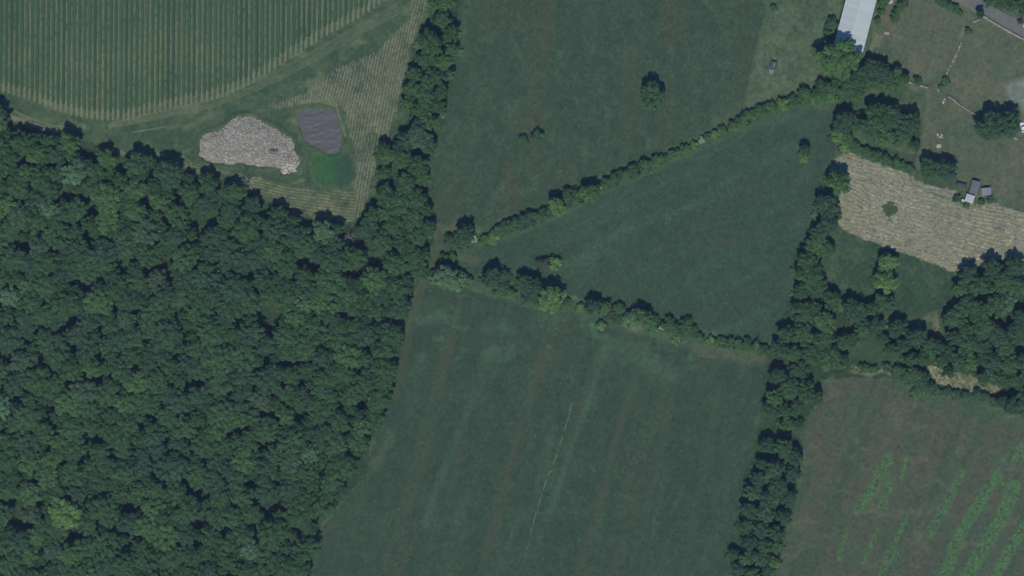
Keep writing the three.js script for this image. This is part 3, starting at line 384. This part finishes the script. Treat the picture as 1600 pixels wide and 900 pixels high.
// the big wood: 300 trees of its own, smaller ones between them as one mass
{ const r = rng(777), pts = [], big = [];
  const spots = [[105, 293, 13], [320, 352, 16], [386, 292, 12], [487, 418, 10], [345, 285, 9], [548, 372, 14]];
  const wood = P.forest_floor.filter(([x, y]) => !(x > 556 && y < 300)).slice();
  const inside = (x, y) => inPoly(P.forest_floor, x, y) && !(x > 556 && y < 425 && x + y > 940) && !(x > 560 && y < 330);
  const ok = (x, y, rr, f) => { for (const [a, b, c] of spots) if (Math.hypot(a - x, b - y) < c + rr * 0.6) return false; for (const [a, b, c] of pts) if (Math.hypot(a - x, b - y) < (c + rr) * f) return false; for (const [a, b, c] of hedgeSpots) if (Math.abs(a - x) < 60 && Math.hypot(a - x, b - y) < (c + rr) * f) return false; return true; };
  const edgeOK = (x, y, rr) => inside(x, y) && (x < 20 || distPoly(P.forest_floor, x, y) > rr * 0.75);
  for (let n = 0; n < 60000 && big.length < 300; n++) { const rr = 13.5 + 10 * Math.pow(r(), 1.7) * (n < 4000 ? 1 : 0.6), x = -18 + r() * 690, y = 180 + r() * 735; if (!edgeOK(x, y, rr) || !ok(x, y, rr, n < 20000 ? 0.78 : 0.7)) continue; pts.push([x, y, rr]); big.push([x, y, rr]); }
  const tones = ['m', 'k', 'm', 'k', 'd', 'm', 'k', 'm', 'y', 'd', 'k', 'm', 'k', 'm', 'g', 's'];
  const byTone = {};
  for (const [x, y, rr] of big) {
    let t = tones[Math.floor(r() * tones.length)]; const n = fbm(x * 0.01, y * 0.01, 2); if (n > 0.6 && r() < 0.35) t = 'y'; if (n < 0.42 && r() < 0.4) t = 'd';
    if (Math.hypot(x - 95, y - 800) < 18) t = 'b';
    const edge = x > 20 && distPoly(P.forest_floor, x, y) < rr + 8;
    const size = rr > 20 ? 'very broad' : rr > 16.5 ? 'broad' : 'medium';
    const where = edge ? (y < 380 ? "on the wood's north edge" : "on the wood's meadow edge") : `in the wood's ${['upper', 'upper middle', 'middle', 'lower middle', 'lower'][clamp(Math.floor((y - 250) / 130), 0, 4)]} band`;
    (byTone[`${size} ${TW_[t]} tree ${where}`] ||= []).push([x, y, rr, t]);
  }
  for (const [lab, list] of Object.entries(byTone)) list.sort((p, q) => p[0] - q[0]).forEach(([x, y, rr, t], i) => {
    const label = list.length > 1 ? `${lab}, ${ordinal(i + 1)} from the left` : lab;
    plant(x, y, rr * 1.2, t, rr > 17 ? 'grand' : 'tree', 'forest_tree', label, 'tree', 'trees of the big wood');
  });
  console.log('forest', big.length);
  const small = [];
  for (let n = 0; n < 60000 && small.length < 520; n++) { const rr = 8 + 6 * r(), x = -60 + r() * 740, y = 180 + r() * 780; if (!edgeOK(x, y, rr) || !ok(x, y, rr, small.length < 200 ? 0.62 : 0.5)) continue; pts.push([x, y, rr]); small.push([x, y, rr]); }
  console.log('understory', small.length);
  const im = new THREE.InstancedMesh(bigCrowns[2], new THREE.MeshStandardMaterial({ vertexColors: true, roughness: 0.85, color: new THREE.Color(1, 1, 1) }), small.length);
  const d = new THREE.Object3D(), c = new THREE.Color(); small.forEach(([x, y, rr], i) => { const R = rr * M * 1.2; d.position.set(gx(x), groundY(gx(x), gz(y)), gz(y)); d.scale.set(R, R * 0.8 + 2 + r() * 1.8, R); d.rotation.y = r() * 6.28; d.updateMatrix(); im.setMatrixAt(i, d.matrix); c.copy([TONE.m, TONE.d, TONE.k, TONE.k, TONE.m][Math.floor(r() * 5)].color); im.setColorAt(i, c); });
  im.name = 'forest_understory'; im.castShadow = im.receiveShadow = true; im.userData = { kind: 'stuff', label: 'smaller trees filling the gaps of the big wood', category: 'understory' }; scene.add(im);
  // dead trees standing in and beside the wood
  [[388, 288, 14, 'bare dead tree leaning out of the wood edge beside the hay field'], [548, 372, 13, 'grey leafless tree in the notch of the wood below the hay field'], [271, 462, 9, 'thin pale dead tree in the middle of the big wood'], [172, 540, 8, 'pale fallen-branched dead tree left of centre in the wood'], [280, 578, 8, 'pale dead tree beside dark gaps in the wood'], [316, 535, 9, 'grey leafless tree right of the wood centre'], [482, 605, 10, 'grey dead tree near the meadow side of the wood'], [212, 555, 7, 'small pale dead tree low in the wood centre'], [1346, 514, 10, 'grey leafless tree among the copse edge trees']].forEach(([x, y, rr, label], i) => {
    const t = thing('dead_tree', label, 'tree', 'leafless trees'); const X = gx(x), Z = gz(y); t.position.set(X, groundY(X, Z), Z); const m = part('trunk', bares[i % 2], deadBark, t); const R = rr * M; m.scale.set(R, R * 0.9 + 4 + (i > 1 && i < 8 ? 2.5 : 0), R); m.rotation.y = r() * 6; });
}
// low growth along the hedges and under the tree lines
{ const r = rng(99), list = []; for (const [x, y, rr] of hedgeSpots) { const n = rr > 17 ? 3 : 3; if (y < 70 && x > 1420) continue; for (let k = 0; k < n; k++) { const t = r() * 6.28, e = rr * (0.75 + 0.35 * r()); list.push([x + Math.cos(t) * e, y + Math.sin(t) * e * 0.8 + 2, Math.min(rr, 14) * (0.28 + 0.22 * r())]); } }
  const ok = list.filter(([x, y]) => { const f = fieldAt(x, y); return !['stubble_field', 'road', 'farmyard_lawn', 'gravel_yard'].includes(f) && !(x > 990 && x < 1050 && y > 100 && y < 200) && !(x > 800 && x < 890 && y > 200 && y < 225) && !(x > 840 && x < 890 && y > 395 && y < 425) && !(x > 1240 && x < 1270 && y > 220 && y < 260); });
  const im = new THREE.InstancedMesh(bushCrowns[1], new THREE.MeshStandardMaterial({ vertexColors: true, roughness: 0.9 }), ok.length), d = new THREE.Object3D();
  ok.forEach(([x, y, rr], i) => { const R = rr * M; d.position.set(gx(x), groundY(gx(x), gz(y)) - 0.1, gz(y)); d.scale.set(R, R * 0.75 + 0.25, R); d.rotation.y = r() * 6; d.updateMatrix(); im.setMatrixAt(i, d.matrix); im.setColorAt(i, [TONE.m, TONE.y, TONE.y, TONE.s, TONE.k][Math.floor(r() * 5)].color); });
  im.name = 'hedge_undergrowth'; im.castShadow = im.receiveShadow = true; im.userData = { kind: 'stuff', label: 'low scrub growing along the hedges and tree lines', category: 'undergrowth' }; scene.add(im); }

// tufts of taller grass in the meadows, and the weeds standing in strips in the south-east field
{ const tuft = leafCrown(5151, { clumps: 4, leaves: 9, leaf: 0.3, rough: 0.5, tall: 0.6, base: 0.1 });
  const r = rng(313), L = [], W = [], ok = new Set(['north_meadow', 'triangle_meadow', 'south_meadow', 'scrub_meadow', 'woodland_floor']);
  for (let n = 0; n < 60000 && L.length < 9000; n++) { const x = -40 + r() * 1680, y = -30 + r() * 960; if (!ok.has(fieldAt(x, y)) || inPoly(rubblePoly, x, y) || inPoly(pondPoly, x, y)) continue; if (r() > 0.35 + 0.9 * vn(x * 0.06, y * 0.06)) continue; L.push([x, y]); }
  for (let k = 0; k < 70; k++) { const t = r() * 6.28, e = Math.sqrt(r()); L.push([424 + 9 * e * Math.cos(t) + (k % 2) * 7, 234 + 4 * e * Math.sin(t)]); } for (let k = 0; k < 25; k++) L.push([380 + r() * 8, 203 + r() * 9]);
  const put = (list, name, label, cat, size, cols, tall) => { const im = new THREE.InstancedMesh(tuft, new THREE.MeshStandardMaterial({ vertexColors: true, roughness: 0.95 }), list.length), d = new THREE.Object3D(), c = new THREE.Color(); list.forEach(([x, y], i) => { const X = gx(x), Z = gz(y), R = size * (0.6 + 0.9 * r()); d.position.set(X, groundY(X, Z) - 0.02, Z); d.rotation.y = r() * 6.28; d.scale.set(R, R * tall * (0.7 + 0.6 * r()), R); d.updateMatrix(); im.setMatrixAt(i, d.matrix); const a = cols[Math.floor(r() * cols.length)], k = 1.08 * (0.85 + 0.4 * r()); c.setRGB(a[0] * k, a[1] * k, a[2] * k); im.setColorAt(i, c); }); im.name = name; im.castShadow = im.receiveShadow = true; im.userData = { kind: 'stuff', label, category: cat }; scene.add(im); };
  put(L, 'grass_tufts', 'scattered tufts of taller grass in the meadows', 'grass', 0.42, [C.mead, C.meadB, C.tri, C.triB, C.south, C.meadL], 0.2);
  for (const [l, w, a] of weedLines) for (let i = 0; i + 1 < l.length; i++) { const [ax, ay] = l[i], [bx, by] = l[i + 1], len = Math.hypot(bx - ax, by - ay), n = Math.round(len * w * 0.22 * a); for (let k = 0; k < n; k++) { const f = r(), e = (r() + r() - 1) * w * 0.95; W.push([ax + (bx - ax) * f + e * (by - ay) / len, ay + (by - ay) * f - e * (bx - ax) / len]); } }
  put(W, 'weed_growth', 'bright green weeds standing in strips in the south-east field', 'weeds', 0.6, [C.weedG, C.weedG, C.headB], 0.25); }

// ------------------------------------------------------------------ rubble heap and pale boulders
function rockGeo(seed) { const r = rng(seed), g = new THREE.IcosahedronGeometry(1, 1), p = g.attributes.position, m = new Map(); for (let i = 0; i < p.count; i++) { const k = [p.getX(i), p.getY(i), p.getZ(i)].map((v) => v.toFixed(3)).join(); if (!m.has(k)) m.set(k, 0.7 + 0.5 * r()); const f = m.get(k); p.setXYZ(i, p.getX(i) * f, p.getY(i) * f * 0.75, p.getZ(i) * f); } g.computeVertexNormals(); return g; }
const rocks = [rockGeo(1), rockGeo(2), rockGeo(3)];
{ const t = thing('rubble_heap', 'broad pale heap of broken stone and rubble beside the pond', 'rubble heap'); const c0 = new THREE.Vector3(gx(388), 0, gz(225)); t.position.copy(c0);
  const g = fieldGroups.rubble; g.translate(-c0.x, 0, -c0.z); part('mound', g, std(new THREE.Color().setRGB(0.3, 0.28, 0.235)), t);
  const r = rng(5), L = []; for (let n = 0; n < 40000 && L.length < 12000; n++) { const x = 308 + r() * 165, y = 178 + r() * 96; if (!inPoly(rubblePoly, x, y)) continue; if (fbm(x * 0.09, y * 0.09, 2) < 0.2) continue; if (Math.hypot((x - 428) * 0.7, y - 235) < 5 && r() < 0.8) continue; L.push([x, y]); }
  const im = new THREE.InstancedMesh(rocks[0], std(new THREE.Color(1, 1, 1)), L.length), d = new THREE.Object3D(), c = new THREE.Color();
  L.forEach(([x, y], i) => { const X = gx(x), Z = gz(y), s = 0.12 + 0.3 * Math.pow(r(), 2.5); d.position.set(X - c0.x, groundY(X, Z) + s * 0.3, Z - c0.z); d.rotation.set(r() * 6, r() * 6, r() * 6); d.scale.set(s * (0.8 + 0.8 * r()), s, s * (0.8 + 0.6 * r())); d.updateMatrix(); im.setMatrixAt(i, d.matrix); const v = 0.17 + 0.34 * r() * r() + 0.08 * r(); c.setRGB(v * 1.08, v, v * 0.8); im.setColorAt(i, c); });
  im.name = 'stones'; im.castShadow = im.receiveShadow = true; im.userData = { kind: 'stuff' }; t.add(im);
  const mp = std(new THREE.Color().setRGB(0.5, 0.46, 0.34)); const lab = ['pale cream boulder dumped at the lower right corner of the rubble heap'];
  for (let k = 0; k < 34; k++) { const x = 441 + r() * 22, y = 254 + r() * 17; if (Math.hypot(x - 450, (y - 264) * 1.2) > 13) continue; const b = new THREE.Mesh(rocks[k % 3], mp); b.name = numbered('pale_boulder'); b.userData = { label: lab[0], category: 'boulder', group: 'pale boulders at the rubble heap corner' }; const X = gx(x), Z = gz(y), s = 0.35 + 0.4 * r(); b.position.set(X, groundY(X, Z) + s * 0.25, Z); b.scale.set(s * 1.3, s, s); b.rotation.set(r(), r() * 6, r()); b.castShadow = b.receiveShadow = true; scene.add(b); }
}

// ------------------------------------------------------------------ stubble and straw left lying
{ const r = rng(71), L = [];
  const blade = new THREE.ConeGeometry(0.5, 1, 4, 1); blade.rotateZ(Math.PI / 2);
  for (let n = 0; n < 200000 && L.length < 16000; n++) { const s = r() < 0.62; let x, y; if (s) { x = 1297 + r() * 340; y = 238 + r() * 240; } else { x = 300 + r() * 385; y = -20 + r() * 370; } const f = fieldAt(x, y); if (f !== 'stubble_field' && f !== 'hay_field') continue; if (s && Math.hypot(x - 1390, y - 328) < 11) continue;
    const w = f === 'stubble_field' ? Math.sin((y - 0.3 * (x - 1300) + 9 * (fbm(x * 0.02, y * 0.03, 2) - 0.5)) * 2 * Math.PI / 6.2) : Math.sin((x + 0.2 * y + 8 * fbm(x * 0.012, y * 0.012, 2)) * 2 * Math.PI / 4.9); if (f === 'stubble_field' ? w > 0.3 : (w < 0.1 || (y > 250 && x < 555))) continue; L.push([x, y, f]); }
  const im = new THREE.InstancedMesh(blade, std(new THREE.Color(1, 1, 1)), L.length), d = new THREE.Object3D(), c = new THREE.Color();
  L.forEach(([x, y, f], i) => { const X = gx(x), Z = gz(y), st = f === 'stubble_field'; d.position.set(X, groundY(X, Z) + 0.06, Z); d.rotation.set(0, st ? -0.3 + (r() - 0.5) * 1.6 : Math.PI / 2 + (r() - 0.5) * 1.0, 0); d.scale.set(0.7 + r() * 0.9, 0.2 + 0.15 * r(), 0.18 + 0.2 * r()); d.updateMatrix(); im.setMatrixAt(i, d.matrix); const v = st ? 0.22 + 0.2 * r() : 0.14 + 0.14 * r(); c.setRGB(v * 0.98, v * 0.94, v * 0.72); im.setColorAt(i, c); });
  im.name = 'straw_litter'; im.castShadow = im.receiveShadow = true; im.userData = { kind: 'stuff', label: 'cut straw lying in rows on stubble and hay fields', category: 'straw' }; scene.add(im); }

// ------------------------------------------------------------------ buildings
const boxG = (w, h, d, x = 0, y = 0, z = 0) => { const g = new THREE.BoxGeometry(w, h, d); g.translate(x, y, z); return g; };
{ // long barn: local z runs along the ridge
  const t = thing('barn', 'long pale metal-roofed barn cut by the top edge of the view', 'barn');
  const dir = Math.atan2(-0.262, 1), L = 34, W = 14, eave = 3.6, ridge = 5.6;                 // south end at the grove tree, north end beyond the view
  const ex = gx(1323.5), ez = gz(80.5); t.position.set(ex - Math.sin(dir) * L / 2, 0, ez - Math.cos(dir) * L / 2); t.rotation.y = dir;
  const wm = std(new THREE.Color().setRGB(0.3, 0.3, 0.29));
  part('side_wall', boxG(0.3, eave + 0.4, L - 1, -W / 2 + 0.7, eave / 2 - 0.2, 0), wm, t); part('side_wall', boxG(0.3, eave + 0.4, L - 1, W / 2 - 0.7, eave / 2 - 0.2, 0), wm, t);
  const gs = new THREE.Shape([[-W / 2 + 0.6, -0.4], [W / 2 - 0.6, -0.4], [W / 2 - 0.6, eave - 0.05], [0, ridge - 0.3], [-W / 2 + 0.6, eave - 0.05]].map((p) => new THREE.Vector2(...p)));
  for (const s of [-1, 1]) { const g = new THREE.ExtrudeGeometry(gs, { depth: 0.28, bevelEnabled: false }); g.translate(0, 0, s * (L / 2 - 0.7) - 0.14); part('gable_wall', g, wm, t); }
  const r = rng(8), slope = Math.atan2(ridge - eave, W / 2), len = Math.hypot(ridge - eave, W / 2), n = 17, pw = L / n;
  const tones = [0, 1, 2, 3].map((k) => std(new THREE.Color().setRGB(0.45 + 0.014 * k, 0.485 + 0.013 * k, 0.455 + 0.012 * k), 0.55, { metalness: 0.1 }));
  const pg = boxG(len, 0.05, pw - 0.03), rib = boxG(len, 0.06, 0.07);
  for (const s of [-1, 1]) { const roof = new THREE.Group(); roof.name = 'roof'; t.add(roof);
    for (let k = 0; k < n; k++) { const p = part('roof_panel', pg, tones[Math.floor(r() * 4)], roof); p.position.set(s * W / 4, (eave + ridge) / 2 + 0.02, -L / 2 + (k + 0.5) * pw); p.rotation.z = -s * slope; }
    for (let k = 1; k < n; k++) { const p = part('roof_rib', rib, tones[0], roof); p.position.set(s * (W / 4 + 0.02), (eave + ridge) / 2 + 0.06, -L / 2 + k * pw); p.rotation.z = -s * slope; } }
  part('ridge_cap', boxG(0.5, 0.06, L, 0, ridge + 0.08, 0), tones[3], t);
  part('barn_door', boxG(3.6, 3, 0.12, 0, 1.5, L / 2 - 0.4), std(new THREE.Color().setRGB(0.16, 0.1, 0.07)), t);
}
function shed(label, px, py, w, l, turn, eave, ridge, roofC, wallC, over = 0.15, rough = 0.7) {
  const t = thing('shed', label, 'shed', 'sheds beside the stubble field'), x = gx(px), z = gz(py); t.position.set(x, groundY(x, z), z); t.rotation.y = turn;
  const wm = std(wallC), rm = std(roofC, rough);
  for (const s of [-1, 1]) part('side_wall', boxG(0.1, eave + 0.3, l - 0.2, s * (w / 2 - 0.05), eave / 2 - 0.15, 0), wm, t);
  const gs = new THREE.Shape([[-w / 2 + 0.1, -0.3], [w / 2 - 0.1, -0.3], [w / 2 - 0.1, eave - 0.02], [0, ridge - 0.06], [-w / 2 + 0.1, eave - 0.02]].map((p) => new THREE.Vector2(...p)));
  for (const s of [-1, 1]) { const g = new THREE.ExtrudeGeometry(gs, { depth: 0.1, bevelEnabled: false }); g.translate(0, 0, s * (l / 2 - 0.1) - 0.05); part('end_wall', g, wm, t); }
  const sl = Math.atan2(ridge - eave, w / 2), ln = Math.hypot(ridge - eave, w / 2) + over, n = Math.max(3, Math.round(l / 1.1)), pw = (l + 0.2) / n;
  const pg = boxG(ln, 0.06, pw - 0.03);
  for (const s of [-1, 1]) for (let k = 0; k < n; k++) { const p = part('roof_panel', pg, rm, t); p.position.set(s * (w / 4 + over * 0.45), (eave + ridge) / 2 + 0.03 - over * 0.2, -l / 2 - 0.1 + (k + 0.5) * pw); p.rotation.z = -s * sl; }
  part('ridge_cap', boxG(0.22, 0.05, l + 0.22, 0, ridge + 0.06, 0), rm, t);
  part('door', boxG(0.9, 1.7, 0.06, 0, 0.85, l / 2 + 0.02), std(new THREE.Color().setRGB(0.1, 0.09, 0.08)), t);
  return t;
}
const LS = new THREE.Color();
shed('dark grey gable-roofed shed in the middle of the three sheds', 1522, 293, 3.6, 6.2, -0.29, 2.0, 2.7, LS.clone().setRGB(0.13, 0.13, 0.14), LS.clone().setRGB(0.12, 0.1, 0.09));
shed('small white-roofed shed at the stubble edge below the dark shed', 1514.5, 310.5, 3.8, 3.6, -0.32, 1.8, 2.1, LS.clone().setRGB(0.42, 0.42, 0.42), LS.clone().setRGB(0.3, 0.3, 0.3));
shed('square light grey-roofed shed right of the dark shed', 1540.5, 299.5, 4.2, 3.4, 0.08, 1.9, 2.3, LS.clone().setRGB(0.2, 0.2, 0.21), LS.clone().setRGB(0.16, 0.15, 0.14));
{ const t = thing('lean_to', 'low white lean-to roof strip attached in front of the white shed', 'lean-to'); const x = gx(1509.5), z = gz(315.5); t.position.set(x, groundY(x, z), z); t.rotation.y = -0.42; const wm = std(LS.clone().setRGB(0.44, 0.44, 0.44), 0.6); const p = part('roof_panel', boxG(4.9, 0.06, 1.1, 0, 1.55, 0), wm, t); p.rotation.x = 0.05; for (const [a, b] of [[-2.2, -0.4], [2.2, -0.4], [-2.2, 0.4], [2.2, 0.4]]) part('post', boxG(0.09, 1.7, 0.09, a, 0.68, b), bark, t); }
{ const t = thing('covered_trailer', 'dark tarpaulin-covered trailer left of the dark shed', 'trailer'); const x = gx(1501.5), z = gz(288.5); t.position.set(x, groundY(x, z), z); t.rotation.y = -0.28;
  const dm = std(LS.clone().setRGB(0.045, 0.05, 0.055), 0.8); const pos = [], ind = [], nx = 12, nz = 7, r = rng(2); for (let j = 0; j <= nz; j++) for (let i = 0; i <= nx; i++) { const u = i / nx * 2 - 1, v = j / nz * 2 - 1; pos.push(u * 2.5, 0.8 + 0.9 * (1 - Math.pow(Math.abs(v), 3)) * (1 - Math.pow(Math.abs(u), 6)) + (r() - 0.5) * 0.1, v * 1.2); if (i < nx && j < nz) { const a = j * (nx + 1) + i; ind.push(a, a + nx + 1, a + 1, a + 1, a + nx + 1, a + nx + 2); } }
  const g = new THREE.BufferGeometry(); g.setAttribute('position', new THREE.Float32BufferAttribute(pos, 3)); g.setIndex(ind); g.computeVertexNormals(); part('tarpaulin', g, dm, t); part('bed', boxG(4.9, 0.3, 2.3, 0, 0.7, 0), dm, t);
  for (const s of [-1, 1]) { const w = new THREE.CylinderGeometry(0.33, 0.33, 0.2, 14); w.rotateX(Math.PI / 2); w.translate(0.3, 0.33, s * 1.0); part('wheel', w, std(LS.clone().setRGB(0.03, 0.03, 0.03)), t); } part('drawbar', boxG(1.2, 0.1, 0.1, -3, 0.6, 0), dm, t); }
{ const t = thing('farm_trailer', 'small dark farm trailer with pale slatted tailgate on the pasture strip', 'trailer'); const x = gx(1208), z = gz(104); t.position.set(x, groundY(x, z), z); t.rotation.y = -0.18; const dm = std(LS.clone().setRGB(0.04, 0.055, 0.06), 0.6), pm = std(LS.clone().setRGB(0.34, 0.33, 0.28));
  part('bed', boxG(2.6, 0.15, 4.0, 0, 0.75, -0.3), dm, t); for (const s of [-1, 1]) { part('side_board', boxG(0.1, 0.8, 4.0, s * 1.35, 1.1, -0.3), dm, t); const w = new THREE.CylinderGeometry(0.4, 0.4, 0.25, 14); w.rotateZ(Math.PI / 2); w.translate(s * 1.55, 0.4, -0.2); part('wheel', w, std(LS.clone().setRGB(0.03, 0.03, 0.03)), t); } part('front_board', boxG(2.6, 0.8, 0.1, 0, 1.1, -2.3), dm, t); part('load', boxG(0.5, 0.35, 1.8, 0.3, 1.05, -0.9), std(LS.clone().setRGB(0.2, 0.23, 0.24)), t);
  for (let k = 0; k < 5; k++) { const p = part('slat', boxG(2.5 - 0.2 * k, 0.06, 0.22), pm, t); p.position.set(-0.4, 0.75 - 0.14 * k, 1.85 + k * 0.42); } }

// ------------------------------------------------------------------ walls
function stoneWall(label, line, width, height, seed, name = 'stone_wall') {
  const t = thing(name, label, 'wall'), r = rng(seed), [ox, oy] = line[0]; const O = new THREE.Vector3(gx(ox), 0, gz(oy)); t.position.copy(O);
  const gs = [], caps = []; const tones = [0.2, 0.26, 0.33, 0.24].map((v) => std(new THREE.Color().setRGB(v * 1.06, v, v * 0.76)));
  for (let i = 0; i + 1 < line.length; i++) { const a = new THREE.Vector3(gx(line[i][0]), 0, gz(line[i][1])), b = new THREE.Vector3(gx(line[i + 1][0]), 0, gz(line[i + 1][1])), L = a.distanceTo(b), n = Math.ceil(L / 0.55), turn = Math.atan2(-(b.z - a.z), b.x - a.x);
    for (let k = 0; k < n; k++) { if (name === 'stone_row' && r() < 0.28) continue; const f = (k + 0.5) / n, x = a.x + (b.x - a.x) * f, z = a.z + (b.z - a.z) * f, y = groundY(x, z); const c = boxG(L / n + 0.02, height * (0.85 + 0.15 * r()), width * 0.8); c.rotateY(turn); c.translate(x - O.x, y + height * 0.4, z - O.z); gs.push(c.toNonIndexed()); 
      for (let e = 0; e < 2; e++) caps.push([x - O.x + (r() - 0.5) * 0.3 + Math.sin(turn) * (e - 0.5) * width * 0.5, y + height * (0.8 + 0.15 * r()), z - O.z + (r() - 0.5) * 0.3 + Math.cos(turn) * (e - 0.5) * width * 0.5, turn + (r() - 0.5) * 0.6]); } }
  part('core', mergeGeometries(gs), tones[0], t);
  const im = new THREE.InstancedMesh(rocks[1], std(new THREE.Color(1, 1, 1)), caps.length), d = new THREE.Object3D(); caps.forEach(([x, y, z, tu], i) => { d.position.set(x, y, z); d.rotation.set(0, tu, 0); d.scale.set(0.3 + 0.12 * r(), height * 0.22, width * (0.3 + 0.15 * r())); d.updateMatrix(); im.setMatrixAt(i, d.matrix); im.setColorAt(i, tones[Math.floor(r() * 4)].color); }); im.name = 'stones'; im.userData = { kind: 'stuff' }; im.castShadow = im.receiveShadow = true; t.add(im);
  return t;
}
stoneWall('long pale stone wall running beside the road', [[1535, 24.5], [1550, 34], [1568, 45], [1585, 54], [1605, 64], [1640, 82]], 0.75, 1.0, 1);
stoneWall('short pale stone wall stub below the corner tree', [[1520, 35], [1526, 32.5], [1531, 28.5]], 0.7, 0.8, 2);
stoneWall('low broken stone row crossing the lawn from the small bush', [[1502, 67], [1499, 74], [1495, 83], [1491, 92], [1488, 99], [1483, 107], [1479, 116], [1474, 127]], 0.6, 0.35, 3, 'stone_row');
stoneWall('left piece of pale low wall by the barn thicket', [[1417, 127.5], [1422, 129.3], [1427, 131.3]], 0.65, 0.85, 4, 'low_wall');
stoneWall('right piece of pale low wall by the barn thicket', [[1438, 134], [1444, 135.8], [1450, 137.5]], 0.7, 0.9, 5, 'low_wall');
stoneWall('curved low wall running into the large dark lawn tree', [[1482, 151.5], [1489, 155.5], [1496, 161.5], [1505, 168], [1515, 174], [1527, 181]], 0.5, 0.7, 6, 'low_wall');
stoneWall('short upright stone stub at the lower end of the stone row', [[1466, 139], [1466, 144]], 0.5, 0.5, 7, 'stone_stub');

// ------------------------------------------------------------------ small things in the yard
function heap(name, label, px, py, n, spread, cols, seed) { const t = thing(name, label, 'heap'), r = rng(seed), x = gx(px), z = gz(py); t.position.set(x, groundY(x, z), z); for (let k = 0; k < n; k++) { const m = part('rubble_piece', rocks[k % 3], cols[k % cols.length], t); const s = 0.2 + 0.3 * r(); m.position.set((r() - 0.5) * spread * 2, s * 0.4 + 0.2 * r(), (r() - 0.5) * spread * 1.3); m.scale.set(s * 1.5, s * 0.8, s); m.rotation.y = r() * 6; } return t; }
const pk = std(LS.clone().setRGB(0.42, 0.3, 0.24)), wh = std(LS.clone().setRGB(0.45, 0.43, 0.4)), dk = std(LS.clone().setRGB(0.12, 0.11, 0.1));
heap('brick_heap', 'pinkish heap of rubble right of the barn at top edge', 1391, 2, 16, 1.3, [pk, wh, wh], 41);
heap('junk_heap', 'grey-white heap of junk on the lawn left of the dark tree', 1469, 213, 15, 1.3, [wh, dk, wh, pk], 42);
heap('junk_heap', 'pinkish small heap just below the grey-white junk heap', 1467.5, 228, 10, 0.9, [pk, wh], 43);
heap('junk_heap', 'faint pale debris at the bend of the low curved wall', 1478, 158, 7, 1.6, [wh, dk], 44);
{ const t = thing('pallet', 'pinkish wooden pallet lying on the lawn right of the barn', 'pallet'); const x = gx(1385), z = gz(52); t.position.set(x, groundY(x, z) + 0.05, z); t.rotation.y = -0.15; for (let k = 0; k < 5; k++) part('slat', boxG(2.1, 0.06, 0.2, 0, 0.5, -0.55 + k * 0.27), pk, t); for (const s of [-0.9, 0, 0.9]) part('bearer', boxG(0.14, 0.46, 1.3, s, 0.23, 0), dk, t); part('end_board', boxG(0.25, 0.1, 1.2, 1.1, 0.58, 0), wh, t); }
{ const t = thing('log', 'short pale log lying on grass below the dark tree', 'log'); const x = gx(1586.5), z = gz(216.5); t.position.set(x, groundY(x, z), z); t.rotation.y = -0.5; const g = new THREE.CylinderGeometry(0.26, 0.3, 2.1, 12, 4); const p = g.attributes.position, r = rng(6); for (let i = 0; i < p.count; i++) p.setX(i, p.getX(i) * (0.95 + 0.1 * r())); g.rotateZ(Math.PI / 2); g.translate(0, 0.24, 0); g.computeVertexNormals(); part('stem', g, std(LS.clone().setRGB(0.4, 0.38, 0.33)), t); const k = limb([0.3, 0.3, 0], [0.6, 0.6, 0.2], 0.08, 0.05); part('branch_stub', k, std(LS.clone().setRGB(0.36, 0.34, 0.3)), t); }
// cars at the right border: long axis local x
function car(label, px, py, turn, paint) {
  const t = thing('parked_car', label, 'car', 'parked cars at the right border'), x = gx(px), z = gz(py); t.position.set(x, groundY(x, z), z); t.rotation.y = turn;
  const ext = (pts, w, bev) => { const g = new THREE.ExtrudeGeometry(new THREE.Shape(pts.map((p) => new THREE.Vector2(...p))), { depth: w - 2 * bev, bevelEnabled: true, bevelSize: bev, bevelThickness: bev, bevelSegments: 3 }); g.translate(0, 0, -w / 2 + bev); return g; };
  const bm = new THREE.MeshPhysicalMaterial({ color: paint, roughness: 0.35, clearcoat: 1 }), gm = new THREE.MeshPhysicalMaterial({ color: new THREE.Color().setRGB(0.02, 0.025, 0.03), roughness: 0.08 });
  part('body', ext([[-2.2, 0.35], [2.15, 0.35], [2.2, 0.7], [1.1, 0.92], [-1.9, 0.95], [-2.2, 0.75]], 1.8, 0.08), bm, t);
  part('glasshouse', ext([[-1.75, 0.97], [0.95, 0.97], [0.25, 1.42], [-1.3, 1.42]], 1.55, 0.06), gm, t);
  part('roof', ext([[-1.25, 1.5], [0.2, 1.5], [0.2, 1.54], [-1.25, 1.54]], 1.35, 0.02), bm, t);
  for (const [a, s] of [[-1.35, 1], [-1.35, -1], [1.4, 1], [1.4, -1]]) { const w = new THREE.CylinderGeometry(0.33, 0.33, 0.2, 16); w.rotateX(Math.PI / 2); w.translate(a, 0.33, s * 0.84); part('wheel', w, dk, t); }
  for (const s of [-1, 1]) part('headlight', boxG(0.08, 0.14, 0.35, 2.24, 0.62, s * 0.6), wh, t);
}
car('white car at the right border below the gravel yard', 1598, 199, 1.85, new THREE.Color().setRGB(0.78, 0.78, 0.78));
car('white car at the right border on the road', 1606, 42, -0.45, new THREE.Color().setRGB(0.78, 0.78, 0.78));
scene.environment = null;
renderer.render(scene, camera);
